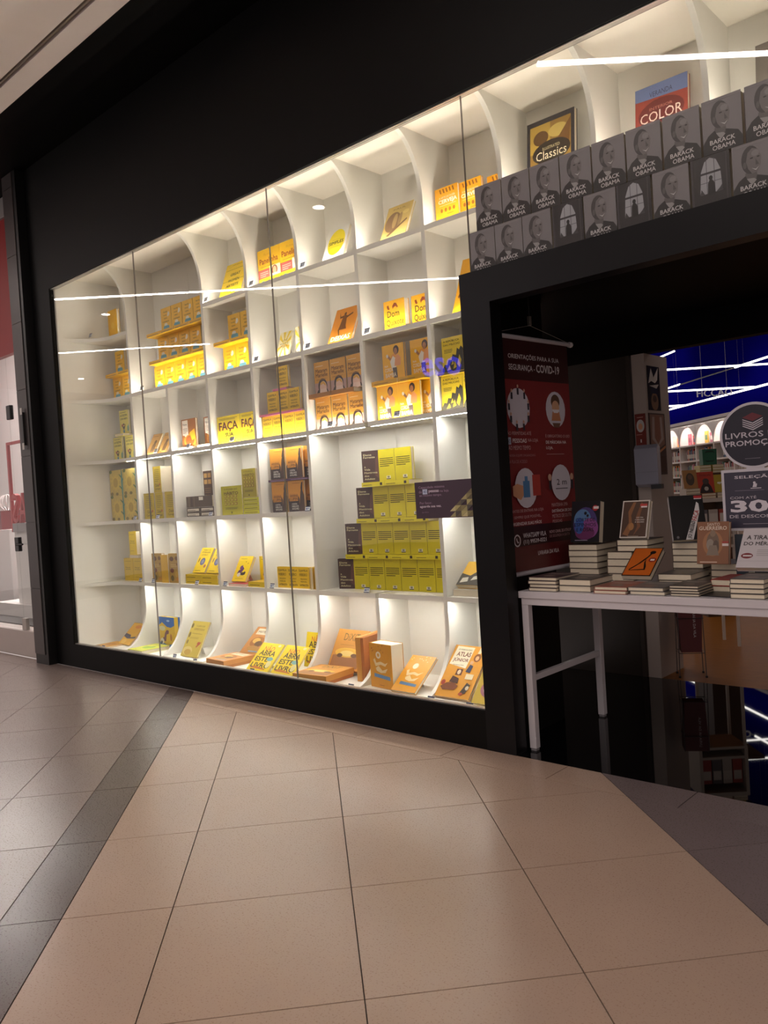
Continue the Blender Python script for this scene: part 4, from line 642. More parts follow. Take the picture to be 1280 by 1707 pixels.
C19 += [('t', 'SÃO PERMITIDAS ATÉ', .04, .585, .34, .018, .0, 'c9a3a4'), ('r', .04, .545, .10, .575, 'aeb6cc'), ('t', '40', .05, .55, .04, .018, .0, '3e4e86'), ('t', 'PESSOAS', .12, .552, .19, .018, .015, 'e2d6d8'), ('t', 'NA LOJA', .33, .552, .14, .018, .0, 'c9a3a4'), ('t', 'AO MESMO TEMPO', .06, .522, .30, .018, .0, 'c9a3a4'), ('t', 'NOSSA EQUIPE ORGANIZARÁ', .06, .492, .36, .014, .0, 'a87c7e'), ('t', 'A FILA DE ACESSO', .06, .466, .24, .014, .0, 'a87c7e'),
    ('t', 'É OBRIGATÓRIO O USO', .58, .575, .36, .016, .0, 'c9a3a4'), ('t', 'DE MÁSCARA NA', .58, .548, .30, .016, .015, 'e2d6d8'), ('t', 'LOJA.', .58, .520, .10, .016, .015, 'e2d6d8'), ('r', .58, .50, .84, .503, 'a87c7e'),
    ('e', .26, .36, .15, .085, 'cfcad6'), ('e', .77, .375, .145, .08, 'cfcad6'), ('p', [(.08, .33), (.18, .31), (.24, .34), (.22, .37), (.14, .38), (.08, .37)], 'd39a76'), ('r', .22, .32, .31, .39, '4f7fb0'), ('r', .245, .39, .285, .41, '4f7fb0'), ('r', .35, .325, .46, .415, 'b03a34'), ('t', '2 m', .70, .365, .15, .026, .0, '3a3640'), ('r', .68, .347, .86, .350, '3a3640'), ('e', .60, .40, .025, .015, 'c9a08a'), ('e', .93, .40, .025, .015, 'c9a08a'), ('r', .585, .345, .615, .385, '2c2a34'), ('r', .915, .345, .945, .385, '2c2a34'),
    ('t', 'ANTES DE ENTRAR NA LOJA', .04, .255, .44, .016, .0, 'c9a3a4'), ('t', 'E SEMPRE QUE POSSÍVEL,', .04, .231, .40, .016, .0, 'c9a3a4'), ('t', 'HIGIENIZAR SUAS MÃOS', .04, .205, .40, .016, .015, 'e2d6d8'), ('t', 'MANTENHA UMA', .60, .270, .24, .016, .0, 'c9a3a4'), ('t', 'DISTÂNCIA DE DOIS', .60, .245, .32, .016, .015, 'e2d6d8'), ('t', 'METROS DE OUTRAS', .60, .221, .32, .016, .0, 'c9a3a4'), ('t', 'PESSOAS', .60, .200, .14, .013, .0, 'c9a3a4'),
    ('e', .09, .142, .045, .026, 'd6cfd2'), ('e', .09, .142, .034, .020, '3a1416'), ('p', [(.075, .152), (.085, .153), (.088, .144), (.098, .136), (.108, .138), (.106, .132), (.09, .132), (.078, .142)], 'd6cfd2'), ('t', 'WHATSAPP VILA', .17, .150, .32, .020, .01, 'd6cfd2'), ('t', '(11) 99539-0321', .17, .120, .32, .022, .01, 'd6cfd2'), ('t', 'NOVO CANAL DE ATENDIMENTO', .54, .156, .40, .013, .01, 'c9a3a4'), ('t', 'DE SEGUNDA A SEXTA', .54, .138, .30, .012, .0, 'a87c7e'), ('t', 'LIVRARIA DA VILA', .36, .07, .30, .017, .004, 'd6cfd2')]
draw(q, C19, BW, BH, lambda x, z, L: (x, -0.00025 * L, z)); link('print', q.mesh('print'), o)
BARM = mat('c9c4cc', 0.35, var=0.02)
for zb in (0.0, BH):
    b = MB(); b.tube((-0.03, 0.001, zb), (BW + 0.03, 0.001, zb), 0.0125, BARM, 14); o = b.obj('bar', ban, smooth=False)
    b = MB(); b.tube((-0.046, 0.001, zb), (-0.028, 0.001, zb), 0.016, mat('e6e2e4', 0.3), 14, 0.0165); b.obj('bar_cap', ban)
    b = MB(); b.tube((BW + 0.028, 0.001, zb), (BW + 0.046, 0.001, zb), 0.016, mat('e6e2e4', 0.3), 14); b.obj('bar_cap', ban)
b = MB(); b.tube((0.0, 0.001, BH + 0.012), (BW / 2 - .02, 0.001, BH + 0.075), 0.0012, STEEL, 6); b.tube((BW, 0.001, BH + 0.012), (BW / 2 - .02, 0.001, BH + 0.075), 0.0012, STEEL, 6); b.obj('cord', ban)
b = MB(); b.box(BW / 2 - .03, BW / 2 - .01, -0.006, 0.008, BH + 0.075, BH + 0.125, STEEL); b.tube((BW / 2 - .02, 0.001, BH + 0.125), (BW / 2 - .02, 0.001, 2.40 - 0.89), 0.003, mat('3a3838', 0.4), 6); b.obj('hook', ban)
# ---- white table
TB = tag(empty('display_table', (-1.5, 0.48, 0)), 'white metal display table covered with piles of books', 'table'); TW = mat('d3cdd2', 0.35, var=0.02)
def tp(nm, *a):
    o = bx(nm, *a, TW, TB, 0.002); o.location = (1.5, -0.48, 0); return o
tp('table_top', -2.347, -0.35, 0.10, 0.875, 0.785, 0.82)
for x in (-2.335, -0.40):
    for y in (0.108, 0.83): 
        tp('leg', x, x + 0.038, y, y + 0.038, 0.012, 0.75); o = bx('foot', x + 0.004, x + 0.034, y + 0.004, y + 0.034, 0.0, 0.012, mat('8c888c', 0.4), TB); o.location = (1.5, -0.48, 0)
    tp('stretcher', x + 0.005, x + 0.033, 0.146, 0.83, 0.355, 0.385)
tp('apron', -2.335, -0.362, 0.108, 0.146, 0.75, 0.785); tp('apron', -2.335, -0.362, 0.83, 0.868, 0.75, 0.785)
for x in (-2.335, -0.40): tp('side_rail', x, x + 0.038, 0.146, 0.83, 0.75, 0.785)
def plain(name, w, h, t, cover, prims=(), spine=None): design(name, w, h, t, cover, list(prims), spine)
ZT = 0.82
STK = [ # xc, y front, count, (w,h,t), cover, label
    (-2.216, 0.125, 4, .160, .23, .0170, '4a3a3c', 'dark-covered paperback in the four-book pile at the table corner'),
    (-2.046, 0.145, 2, .172, .235, .0300, '3f3a38', 'thick dark paperback in the pair beside the corner pile'),
    (-1.846, 0.121, 2, .165, .225, .0165, '9a5a4c', 'rosy paperback in the low pile before the orange book'),
    (-1.670, 0.125, 2, .168, .23, .0170, '6d6a68', 'grey paperback in the low pile beside the rosy one'),
    (-1.497, 0.135, 4, .130, .22, .0110, '4e4642', 'thin brownish paperback in the pile of four thin ones'),
    (-1.222, 0.128, 4, .140, .23, .0205, '55504c', 'cream-edged paperback in the pile under the tilted white book')]
for i, (x, y, n, w_, h_, t_, c, lab) in enumerate(STK):
    plain(f'pile{i}', w_, h_, t_, c, [('l', .15, .6, .85, .8, 3, 'b5aaa0'), ('e', .5, .3, .2, .12, '8a7a70')], c)
    for j in range(n): lay(f'pile{i}', x + random.uniform(-.004, .004), y + random.uniform(-.004, .004), ZT + (t_ + 0.0007) * j, level(lab, j, n), lab.split(' in the ')[-1], rz=random.uniform(-1.5, 1.5))
plain('red_top', .15, .22, .028, '8e2420'); plain('magazine', .15, .2, .004, '17151a')
for j in range(2): lay('red_top', -1.366, 0.30, ZT + 0.0287 * j, level('red-covered book in the small pile behind the black leaflet', j, 2), 'red-covered books', rz=-3)
lay('magazine', -1.375, 0.15, ZT, 'thin black leaflet lying on the white table', rz=-8)
REAR = [(-2.235, 0.585, 6, .172, .235, .0320, '5a4a42', 'cream-edged book in the tall pile beside the red banner'), (-2.03, 0.60, 4, .14, .22, .0380, '6a5a50', 'thick cream-edged book in the pile behind the orange book'),
    (-1.665, 0.44, 2, .165, .24, .0300, '57504a', 'cream-edged book in the low pile before the black thriller')]
for i, (x, y, n, w_, h_, t_, c, lab) in enumerate(REAR):
    plain(f'rear{i}', w_, h_, t_, c, [('l', .15, .6, .85, .8, 3, 'b5aaa0')], c)
    for j in range(n): lay(f'rear{i}', x + random.uniform(-.005, .005), y + random.uniform(-.004, .004), ZT + (t_ + 0.0007) * j, level(lab, j, n), lab.split(' in the ')[-1], rz=random.uniform(-2, 2))
plain('rear3', .17, .20, .030, '5c5048', [], '5c5048'); plain('rear4', .155, .23, .032, '5c5048')
for j in range(2): lay('rear3', -1.955, 0.60, ZT + 4 * 0.0387 + 0.002 + 0.0307 * j, level('cream-edged book under the book of twisted trees', j, 2), 'books under the book of twisted trees')
for j in range(6): lay('rear4', -1.70 + 0.01, 0.66, ZT + 0.0327 * j, level('cream-edged book in the pile under the black thriller', j, 6), 'pile under the black thriller', rz=1.5 * (j % 3 - 1))
for j in range(3): lay('rear4', -1.475, 0.60, ZT + 0.0327 * j, level('cream-edged book in the pile under the saint book', j, 3), 'pile under the saint book', rz=-1.5 * (j % 3 - 1))
design('court', 0.172, 0.228, 0.05, '17141c', [('e', .5, .45, .42, .4, '4b3f78'), ('e', .4, .55, .3, .25, '5a7fae'), ('e', .66, .34, .3, .24, '8a4a8a'), ('e', .5, .22, .34, .16, '6a2f5e'), ('e', .3, .4, .16, .2, '3a5aa0'), ('t', 'CORTE DE', .16, .50, .68, .085, .005, '14121a'), ('t', 'ESPINHOS', .12, .38, .76, .085, .005, '14121a'), ('t', 'E ROSAS', .2, .26, .6, .085, .005, '14121a'), ('e', .5, .70, .05, .04, '14121a'), ('e', .58, .64, .04, .035, '14121a'), ('e', .84, .82, .1, .07, 'b02c34'), ('r', .78, .80, .96, .86, 'e6d8d8'), ('l', .16, .04, .7, .07, 1, 'c0b4c8')], '2a2030')
lean('court', -2.317, 0.60, ZT + 6 * 0.0327 + 0.001, 11, 'dark fantasy hardcover with violet burst on the tall pile', support='clear stand behind the violet fantasy hardcover')
design('trees', 0.150, 0.205, 0.03, 'd8d0c8', [('r', .04, .03, .96, .97, '4a2f1e'), ('p', [(.1, .1), (.3, .4), (.24, .7), (.4, .95), (.5, .95), (.36, .6), (.44, .3), (.3, .05)], '8a5a34'), ('p', [(.5, .05), (.62, .3), (.54, .55), (.7, .95), (.78, .9), (.66, .5), (.74, .3)], '7a4c2c'), ('e', .4, .3, .1, .1, 'a5713e'), ('t', 'UM DIA', .56, .52, .26, .035, .006, 'd8d0c8'), ('t', 'CHEGAREI', .52, .46, .34, .035, .006, 'd8d0c8'), ('t', 'A SAGRES', .52, .40, .34, .035, .006, 'd8d0c8'), ('r', .70, .80, .92, .88, 'e8dede'), ('r', .66, .84, .92, .90, 'c03a34'), ('l', .3, .04, .8, .06, 1, 'c9b8a8')], 'c9c0b6')
lean('trees', -2.025, 0.60, ZT + 4 * 0.0387 + 2 * 0.0307 + 0.001, 20, 'white-edged book with twisted tree trunks leaning on its pile', support='clear stand behind the twisted tree trunks book')
design('knife', 0.165, 0.238, 0.04, '0b0a0c', [('p', [(.36, .0), (.58, .0), (.86, .62), (.86, .80), (.80, .84), (.70, .62)], 'dcd8d8'), ('t', 'FACA', .30, .02, .0001, .0001, .0, 'dcd8d8'), ('e', .14, .06, .04, .03, '6a686c'), ('r', .74, .90, .96, .96, 'e2d6d6'), ('r', .74, .92, .98, .98, 'b02c30')], 'c9c4c4')
kb = book('knife', (-1.655, 0.63, ZT + 6 * 0.0327 + 0.018), 'black thriller with a white blade leaning back on its pile', rx=-22, rz=33)
q = MB()
for s_, u0, wd, cc in (('JO NESBØ', .03, .43, '2a282a'), ('FACA', .48, .26, 'b0343a')):
    vs, fs, _ = text2d(s_, .01); a = math.atan2(.80 * .238, .40 * .165); ca, sa = math.cos(a), math.sin(a)
    q.add([(-0.0825 + .46 * .165 + ca * (u0 + x * wd) * .22 - sa * (y - .5) * .024, -0.0032, sa * (u0 + x * wd) * .22 + ca * (y - .5) * .024) for x, y in vs], fs, mat(cc, .4, var=0))
link('blade_title', q.mesh('blade_title'), kb)
design('saint', 0.150, 0.203, 0.03, '8a5a3c', [('e', .5, .48, .32, .3, 'a5714a'), ('e', .5, .5, .2, .26, '75604f'), ('e', .5, .72, .09, .08, '8a7460'), ('e', .42, .45, .12, .14, '94877a'), ('e', .6, .4, .1, .16, '5e4c40'), ('p', [(.3, .2), (.7, .2), (.62, .44), (.4, .44)], '857566'), ('t', 'SANTO', .32, .90, .40, .07, .01, 'dcc8b4'), ('t', 'GUERREIRO', .06, .80, .88, .09, .015, 'e2d0bd'), ('l', .1, .03, .84, .09, 1, 'd8bda6'), ('r', .80, .42, 1, .48, 'e0d4d0'), ('r', .8, .49, 1, .53, 'a83a34')], '6a4430')
lean('saint', -1.579, 0.50, ZT + 0.1005, 10, 'brown hardcover about a saint warrior leaning on its pile', support='clear stand behind the saint warrior hardcover')
book('rear4', (-1.505, 0.545, ZT + 0.0006), 'cream-edged book supporting the saint warrior hardcover', rx=0, rz=0) if False else None
design('orangeart', 0.150, 0.210, 0.03, '1d1512', [('r', .03, .02, .97, .98, 'c8641e'), ('e', .72, .83, .10, .06, '1d1512'), ('p', [(.66, .80), (.60, .68), (.36, .40), (.14, .22), (.30, .24), (.62, .62), (.72, .78)], '1d1512'), ('p', [(.58, .62), (.64, .44), (.70, .34), (.72, .20), (.16, .18), (.16, .22), (.66, .24), (.58, .42)], '1d1512'), ('p', [(.2, .20), (.66, .235), (.60, .40), (.56, .52), (.36, .34)], 'c8641e'), ('e', .82, .56, .13, .08, '8c2a22'), ('r', .75, .53, .89, .59, 'ece2dc')], 'd8cfc4')
lean('orangeart', -1.905, 0.36, ZT + 0.001 + 0.034, 55, 'orange book with a black bent figure propped on the low piles', support=None)
design('tyrant', 0.175, 0.215, 0.03, 'cfc8cc', [('t', 'A TIRANIA', .12, .72, .80, .11, .02, '2a2628'), ('t', 'DO MÉRITO', .08, .57, .84, .11, .02, '2a2628'), ('e', .22, .30, .15, .07, '7c2a30'), ('r', .12, .28, .34, .32, 'd8d0d2'), ('r', 0, .165, 1, .17, 'a39c9f'), ('l', .45, .3, .9, .48, 4, 'b0a9ac')], 'e2dcde')
lean('tyrant', -1.352, 0.372, ZT + 0.085, 40, 'white book on merit tilted on the cream-edged pile', support=None)
design('alto', 0.18, 0.24, 0.02, '1f2730', [('p', [(0, 0), (.3, 0), (.3, 1), (0, 1)], '27313c'), ('l', .4, .1, .9, .9, 8, '2c3844')], '27313c')
kb = stand('alto', -1.420, 0.572, ZT, 'dark blue book with a vertical title standing behind the white book')
q = MB(); vs, fs, _ = text2d('ISMAEL ALTO', 0.0); q.add([(-0.09 + 0.075 - (1 - y) * 0.0 - 0.018 + y * 0.028, -0.004, 0.225 - x * 0.20) for x, y in vs], fs, mat('c4c4b4', .4, var=0)); link('spine_title', q.mesh('spine_title'), kb)
# ---- signs on the table
sg = tag(empty('promo_sign', (-1.36, 0.42, ZT)), 'dark framed discount sign topped by a round sign on the white table', 'sign')
sg.location = (-1.397, 0.62, ZT); sg.scale = (1.03, 1.03, 1.03)
FR = mat('cfcad2', 0.35, var=0.02); NB = mat('22202f', 0.35, var=0.03)
b = MB(); b.tube((0.13, 0.012, 0.0), (0.13, 0.012, 0.25), 0.008, FR, 10); b.box(0.05, 0.21, -0.02, 0.09, 0.0, 0.006, FR); b.obj('stand', sg)
b = MB(); b.box(-0.085, 0.235, 0.0, 0.012, 0.247, 0.533, FR); fr = b.obj('frame', sg)
b = MB(); b.box(-0.072, 0.222, -0.0015, 0.0, 0.260, 0.520, mat('3a3748', 0.35, var=0.03)); ps = b.obj('poster', sg)
q = MB(); draw(q, [('t', 'SELEÇÃO', .16, .87, .62, .075, .012, 'd6cfd8'), ('e', .46, .80, .02, .02, 'd6cfd8'), ('p', [(.43, .72), (.49, .72), (.50, .78), (.45, .79)], 'd6cfd8'), ('r', .40, .695, .56, .708, 'd6cfd8'), ('l', .16, .665, .82, .68, 1, '8f8898'), ('t', 'COM ATÉ', .08, .52, .40, .055, .008, 'c6bfc8'), ('t', '30', .08, .28, .58, .22, .035, 'ded7e0'), ('t', '%', .70, .29, .22, .13, .02, 'ded7e0'), ('t', 'DE DESCONTO*', .06, .18, .86, .06, .015, 'c6bfc8'), ('l', .26, .07, .76, .09, 1, 'a8a1ac')], 0.294, 0.26, lambda x, z, L: (-0.072 + x, -0.0015 - 0.0003 * L, 0.260 + z)); link('sign_print', q.mesh('sign_print'), ps)
b = MB(); b.prism(ellipse(0.07, 0.685, 0.152, 0.152, 48), 0.0, 0.012, 'y', FR); rd = b.obj('round_frame', sg)
b = MB(); b.prism(ellipse(0.07, 0.685, 0.140, 0.140, 48), -0.0015, 0.0, 'y', NB); b.obj('round_face', sg)
bx('joint', 0.03, 0.11, 0.002, 0.010, 0.52, 0.55, FR, sg)
q = MB(); draw(q, [('p', [(.34, .80), (.5, .87), (.66, .80), (.5, .73)], '6b2530')] + [('p', [(.34, .775 - .035 * i), (.5, .705 - .035 * i), (.66, .775 - .035 * i), (.66, .76 - .035 * i), (.5, .685 - .035 * i), (.34, .76 - .035 * i)], 'c9c2cc') for i in range(4)], 0.28, 0.28, lambda x, z, L: (-0.07 + x, -0.0015 - 0.0003 * L, 0.545 + z)); link('sign_emblem', q.mesh('sign_emblem'), sg)
q = MB(); draw(q, [('t', 'LIVROS EM', .05, .47, .90, .09, .012, 'cdc6d0'), ('t', 'PROMOÇÃO', .05, .32, .90, .125, .018, 'cdc6d0'), ('l', .35, .12, .65, .14, 1, '7c7684')], 0.28, 0.28, lambda x, z, L: (-0.07 + x, -0.0015 - 0.0003 * L, 0.545 + z)); link('sign_print', q.mesh('sign_print'), sg)
o = bx('jamb', 1.82, 2.0, -0.004, 0.09, 0.0, 2.284, PORTAL, door); o.location = (2.43, 0, 0)
tag(bx('wall_right', 2.0, 4.0, 0.0, 0.06, 0.0, 3.36, BLACK), 'black shop front wall past the entrance portal', 'wall', kind='structure')
tag(bx('wall_side', 3.0, 3.05, 0.06, 20, 0.0, 4.6, mat('d9d2cc', .6)), 'pale side wall of the shop past the entrance', 'wall', kind='structure')
tag(bx('wall_back', -16, 3.0, 20.0, 20.05, 0.0, 4.6, mat('d9d2cc', .6)), 'pale rear wall of the shop', 'wall', kind='structure')
# ================================================================== STORE INTERIOR
WOODF = wood_mat('b0702c', '85501e')
tag(bx('floor_store', -14, 6, 1.857, 20, -0.05, -0.0005, WOODF), 'golden wooden floor of the shop', 'floor', kind='structure')
P0 = Vector((-7.406, 13.645, 0)); U = Vector((0.727, -0.687, 0)).normalized(); NV = Vector((U.y, -U.x, 0))
ang_u = math.atan2(U.y, U.x)
def local_root(name):
    o = empty(name, P0); o.rotation_euler = (0, 0, ang_u); return o     # local x along the wall, local -y towards the room
ww = tag(local_root('wall_store'), 'dark blue wall above the white bookcases', 'wall', kind='structure')
bx('panel', -6, 9.5, 0.40, 0.5, 2.40, 4.6, mat('0b0878', 0.8, var=0.04, spec=0.0), ww); bx('fascia', -6, 9.5, -0.02, 0.40, 2.40, 2.46, mat('b5adb0', 0.5), ww)
bx('panel_front', -6, 9.5, -0.005, 0.40, 2.46, 4.6, mat('0b0878', 0.8, var=0.04, spec=0.0), ww)
tag(bx('ceiling_store', -14, 6, 1.96, 20, 4.6, 4.7, mat('0b0a3c', 0.6)), 'dark blue ceiling of the shop', 'ceiling', kind='structure')
bc = tag(local_root('bookcase'), 'white bookcase with arched top niches along the blue wall', 'bookcase'); WH2 = mat('efe8e4', 0.45, var=0.02)
bx('back_panel', -6, 9, 0.36, 0.38, 0, 2.39, WH2, bc)
zsh = [0.05, 0.40, 0.71, 1.02, 1.34, 1.65, 1.96, 2.375]
xs = [-0.84 + 0.742 * i for i in range(-5, 12)]
for z_ in zsh: bx('shelf_board', -5.0, 8.2, 0.0, 0.36, z_ - 0.015, z_ + 0.015, WH2, bc)
for x_ in xs:
    b = MB(); b.prism([(0.0, 0.0), (0.36, 0.0), (0.36, 2.36), (0.0, 2.36)], x_ - 0.015, x_ + 0.015, 'x', WH2); b.obj('divider', bc)
for x_ in xs[4:-1]:
    A = ellipse(x_ + 0.371, 1.98, 0.35, 0.36, 15, 0, PI); P = [(x_ + 0.72, 2.355)] + [(x_ + 0.72, 1.98)] + A + [(x_ + 0.022, 1.98), (x_ + 0.022, 2.355)]
    m_ = MB(); up = [(x_ + 0.72, 2.358)] + A + [(x_ + 0.022, 2.358)]
    n = len(A)
    for j in range(n - 1):
        q4 = [A[j], A[j + 1], (A[j + 1][0], 2.358), (A[j][0], 2.358)]
        for yy in (0.002, 0.02): m_.face([(a, yy, c) for a, c in q4], WH2)
        m_.face([(A[j][0], 0.002, A[j][1]), (A[j + 1][0], 0.002, A[j + 1][1]), (A[j + 1][0], 0.02, A[j + 1][1]), (A[j][0], 0.02, A[j][1])], WH2)
    m_.obj('arch', bc)
    bx('led_strip', x_ + 0.1, x_ + 0.64, 0.03, 0.05, 2.35, 2.358, emit('fff4ec', 90.0), bc)
cols = ['c9c2b8', 'b03a34', '3c5a86', 'd8b04a', '3a3436', 'e6e0d6', '8a4a5a', '4a7a5c', 'd98a3a', '6a6a72', 'c46a7a', '2c3a52']
fb_ = MB()
for z0_ in (1.65, 1.34, 1.02):
    for x_ in xs[5:11]:
        x = x_ + 0.03 + random.uniform(0, .22)
        while x < x_ + 0.68:
            w_ = random.choice((.03, .04, .05)); h_ = random.choice((.19, .21, .23)); fb_.box(x, x + w_, .06, .21, z0_ + .0155, z0_ + .0155 + h_, mat(random.choice(cols), .5, var=.03))
            fb_.box(x + .006, x + w_ - .006, .0585, .06, z0_ + .06, z0_ + .14, mat('d8d0c4', .5, var=0)); x += w_ + .003
far = fb_.obj('book_spines'); far.location = P0; far.rotation_euler = (0, 0, ang_u); tag(far, 'coloured book spines filling the white bookcase shelves', 'books', kind='stuff')
R_ = Matrix.Rotation(ang_u, 4, 'Z')
for ci, x_ in enumerate(xs[5:10]):
    for j, dx in enumerate((.14, .36, .56)):
        c_ = cols[(ci * 5 + j * 3) % 12]; h_ = (.24, .2, .22)[j]; b = MB(); b.box(-.065, .065, 0, .02, 0, h_, mat(c_, .5, var=.03)); b.box(-.045, .045, -.001, 0, h_ * .3, h_ * .7, mat(cols[(ci + j * 5 + 4) % 12], .5, var=0))
        o = b.obj('book'); o.location = P0 + R_ @ Vector((x_ + dx, .16, 1.976)); o.rotation_euler = (0, 0, ang_u); tag(o, f'book shown face out in the {ORD[4 - ci]} arch of the white bookcase, {ORD[j]} inside it', 'book', 'face-out books in the arches')
# LED tubes and hanging letters
LT = emit('fffaf4', LED_STORE)
def ledtube(p, q, lab, r=0.017):
    b = MB(); b.tube(p, q, r, LT, 8); o = b.obj('led_tube'); tag(o, lab, 'tube light'); 
    h_ = MB(); d = (Vector(q) - Vector(p)); 
    for t_ in (.1, .9):
        c = Vector(p) + d * t_; h_.tube(c + Vector((0, 0, r)), (c.x, c.y, 4.6), 0.0007, STEEL, 5)
    h_.obj('hanging_wire', o)
def WL(s, d, z_): v = P0 + U * s + NV * d; return (v.x, v.y, z_)
ledtube(WL(-1.0, .3, 3.84), WL(1.33, .3, 3.84), 'glowing tube highest on the blue wall')
ledtube(WL(-1.0, .3, 3.16), WL(1.50, .3, 3.16), 'short glowing tube in line with an unlit one on the blue wall')
b = MB(); b.tube(WL(1.50, .3, 3.155), WL(3.67, .3, 3.145), 0.012, mat('6a6468', .4), 8); tag(b.obj('led_tube'), 'unlit grey tube between two glowing ones on the blue wall', 'tube light')
ledtube(WL(3.67, .3, 3.144), WL(6.5, .3, 3.14), 'glowing tube continuing the unlit one on the blue wall')
ledtube(WL(-1.0, .3, 2.73), WL(6.5, .3, 2.72), 'long glowing tube lowest on the blue wall')
ledtube((-5.8, 7.89, 2.963), (-3.6, 9.92, 2.951), 'long glowing tube crossing high over the shop aisle', .014)
ledtube((-5.7, 7.70, 2.624), (-4.093, 9.184, 2.602), 'glowing tube crossing just above the hanging letters', .013)
ledtube((-5.9, 8.06, 2.444), (-4.994, 8.892, 2.431), 'short glowing tube crossing low over the aisle', .013)
fl = MB(); vs, fs, _ = text2d('FICÇÃO', .0); d_ = Vector((-4.402 + 4.791, 9.168 - 8.809, 0)); L_ = d_.length; d_.normalize()
FLM = mat('c9c4cc', .4, var=0)
base = Vector((-4.791, 8.809, 2.50))
for off in (0.0, 0.015):
    nn = Vector((-d_.y, d_.x, 0)) * off; fl.add([tuple(base + d_ * (x * L_) + nn + Vector((0, 0, y * 0.15))) for x, y in vs], fs, FLM)
fo = fl.obj('hanging_letters'); tag(fo, 'grey hanging section letters under the glowing tubes', 'sign')
h_ = MB()
for t_ in (.15, .85): c = base + d_ * (L_ * t_) + Vector((0, 0, .11)); h_.tube(c, (c.x, c.y, 4.6), 0.002, STEEL, 5)
h_.obj('hanging_wire', fo)
for i, (x_, y_) in enumerate(((-4.6, 3.6), (0.6, 5.0), (-6.6, 6.4), (-1.0, 8.4), (-8.4, 9.4))):  # unseen lamps added out of view to brighten the wooden floor and bookcase
    b = MB(); b.box(x_ - .3, x_ + .3, y_ - .3, y_ + .3, 4.575, 4.585, emit('fff2e2', 14.0)); o = b.obj('added_lamp'); tag(o, 'added unseen square lamp brightening the bookshop', 'ceiling light', 'added square lamps'); bx('added_lamp_frame', x_ - .32, x_ + .32, y_ - .32, y_ + .32, 4.585, 4.599, WH2, o)
# mid display of books beyond the entrance
md = tag(empty('display_stand', (-2.559, 3.096, 0)), 'pale wooden book display stand with a shelf of upright books', 'display stand'); md.rotation_euler = (0, 0, math.radians(42))
PW = mat('c9beb4', .5, var=.03)
bx('top_board', -.19, .19, -.16, .16, 1.14, 1.17, PW, md); bx('side', .165, .19, -.16, .16, .80, 1.14, PW, md); bx('side', -.19, -.165, -.16, .16, .80, 1.14, PW, md)
for lx in (-.185, .165):
    for ly in (-.155, .135): bx('leg', lx, lx + .02, ly, ly + .02, 0, .80, PW, md)
0; bx('bottom_board', -.19, .19, -.16, .16, .78, .80, PW, md); bx('shelf', -.165, .165, -.15, .132, .86, .88, PW, md); bx('back', -.165, .165, .135, .15, .80, 1.14, mat('8a6a4c', .6), md)
Rm = Matrix.Translation((-2.559, 3.096, 0)) @ Matrix.Rotation(math.radians(42), 4, 'Z')
def mdb(name, x, y, z, lab, grp=None, rx=0, flat=False):
    d = DES[name]; p = Rm @ Vector((x, y, z + (d['t'] + .0006 if flat else .001))); o = book(name, p, lab, grp); o.rotation_euler = (math.radians(-90 if flat else rx), 0, math.radians(42)); return o
plain('cream_pb', .11, .15, .02, 'b5a08a'); plain('rust_pb', .11, .15, .02, 'b5743c')
for j in range(4): mdb('cream_pb', -.12, -.155, 1.17 + .0208 * j, level('cream-edged book in the pile under the tan portrait cover', j, 4), 'pile under the tan portrait cover', flat=True)
for j in range(2): mdb('rust_pb', 0.0, -.155, 1.17 + .0208 * j, level('rust-coloured book lying under the red portrait cover', j, 2), 'rust-coloured flat books', flat=True); mdb('cream_pb', .12, -.155, 1.17 + .0208 * j, level('cream-edged book lying under the yellow cover', j, 2), 'flat books under the yellow cover', flat=True)
design('tanface', .11, .15, .02, 'a5743c', [('e', .5, .5, .3, .34, '4a3828'), ('e', .5, .62, .16, .14, '6a4a34')]); design('redface', .128, .168, .02, 'b83a22', [('p', [(.08, 0), (.92, 0), (.8, .3), (.62, .5), (.38, .5), (.2, .3)], '2c1e1e'), ('e', .5, .55, .2, .14, '4a3a36'), ('e', .5, .2, .13, .1, 'b8b0a8'), ('t', 'Drácula', .16, .80, .68, .1, .0, '5a1a14')]); design('yelface', .11, .14, .02, 'b59a2c', [('p', [(.2, .5), (.4, .44), (.7, .62), (.72, .7), (.5, .58), (.24, .58)], 'e6e0cc')])
mdb('tanface', -.11, -.09, 1.17 + .0835, 'tan book with a dark portrait propped on the display stand', rx=-14); mdb('redface', .01, -.09, 1.17 + .042, 'red book with a dark caped shape propped on the display stand', rx=-10); mdb('yelface', .13, -.09, 1.17 + .042, 'mustard yellow book propped on the display stand', rx=-10)
for j, c in enumerate(('a83a32', '6a6468', 'c4b8b0', 'b0483c')):
    b = MB(); b.box(-.036, .036, 0, .02, 0, .2, mat(c, .5)); b.box(-.03, .03, -.001, 0, .1, .17, mat('d8cfc6', .5, var=0)); o = b.obj('book'); o.location = Rm @ Vector((-.122 + .08 * j, -.12, .8806)); o.rotation_euler = (0, 0, math.radians(42)); tag(o, f'book standing face out inside the pale display stand, {ORD[j]} towards the round sign', 'book', 'books inside the display stand')
    b = MB(); b.box(-.035, .035, .02, .03, .002, .196, PAPER); b.obj('page_block', o)
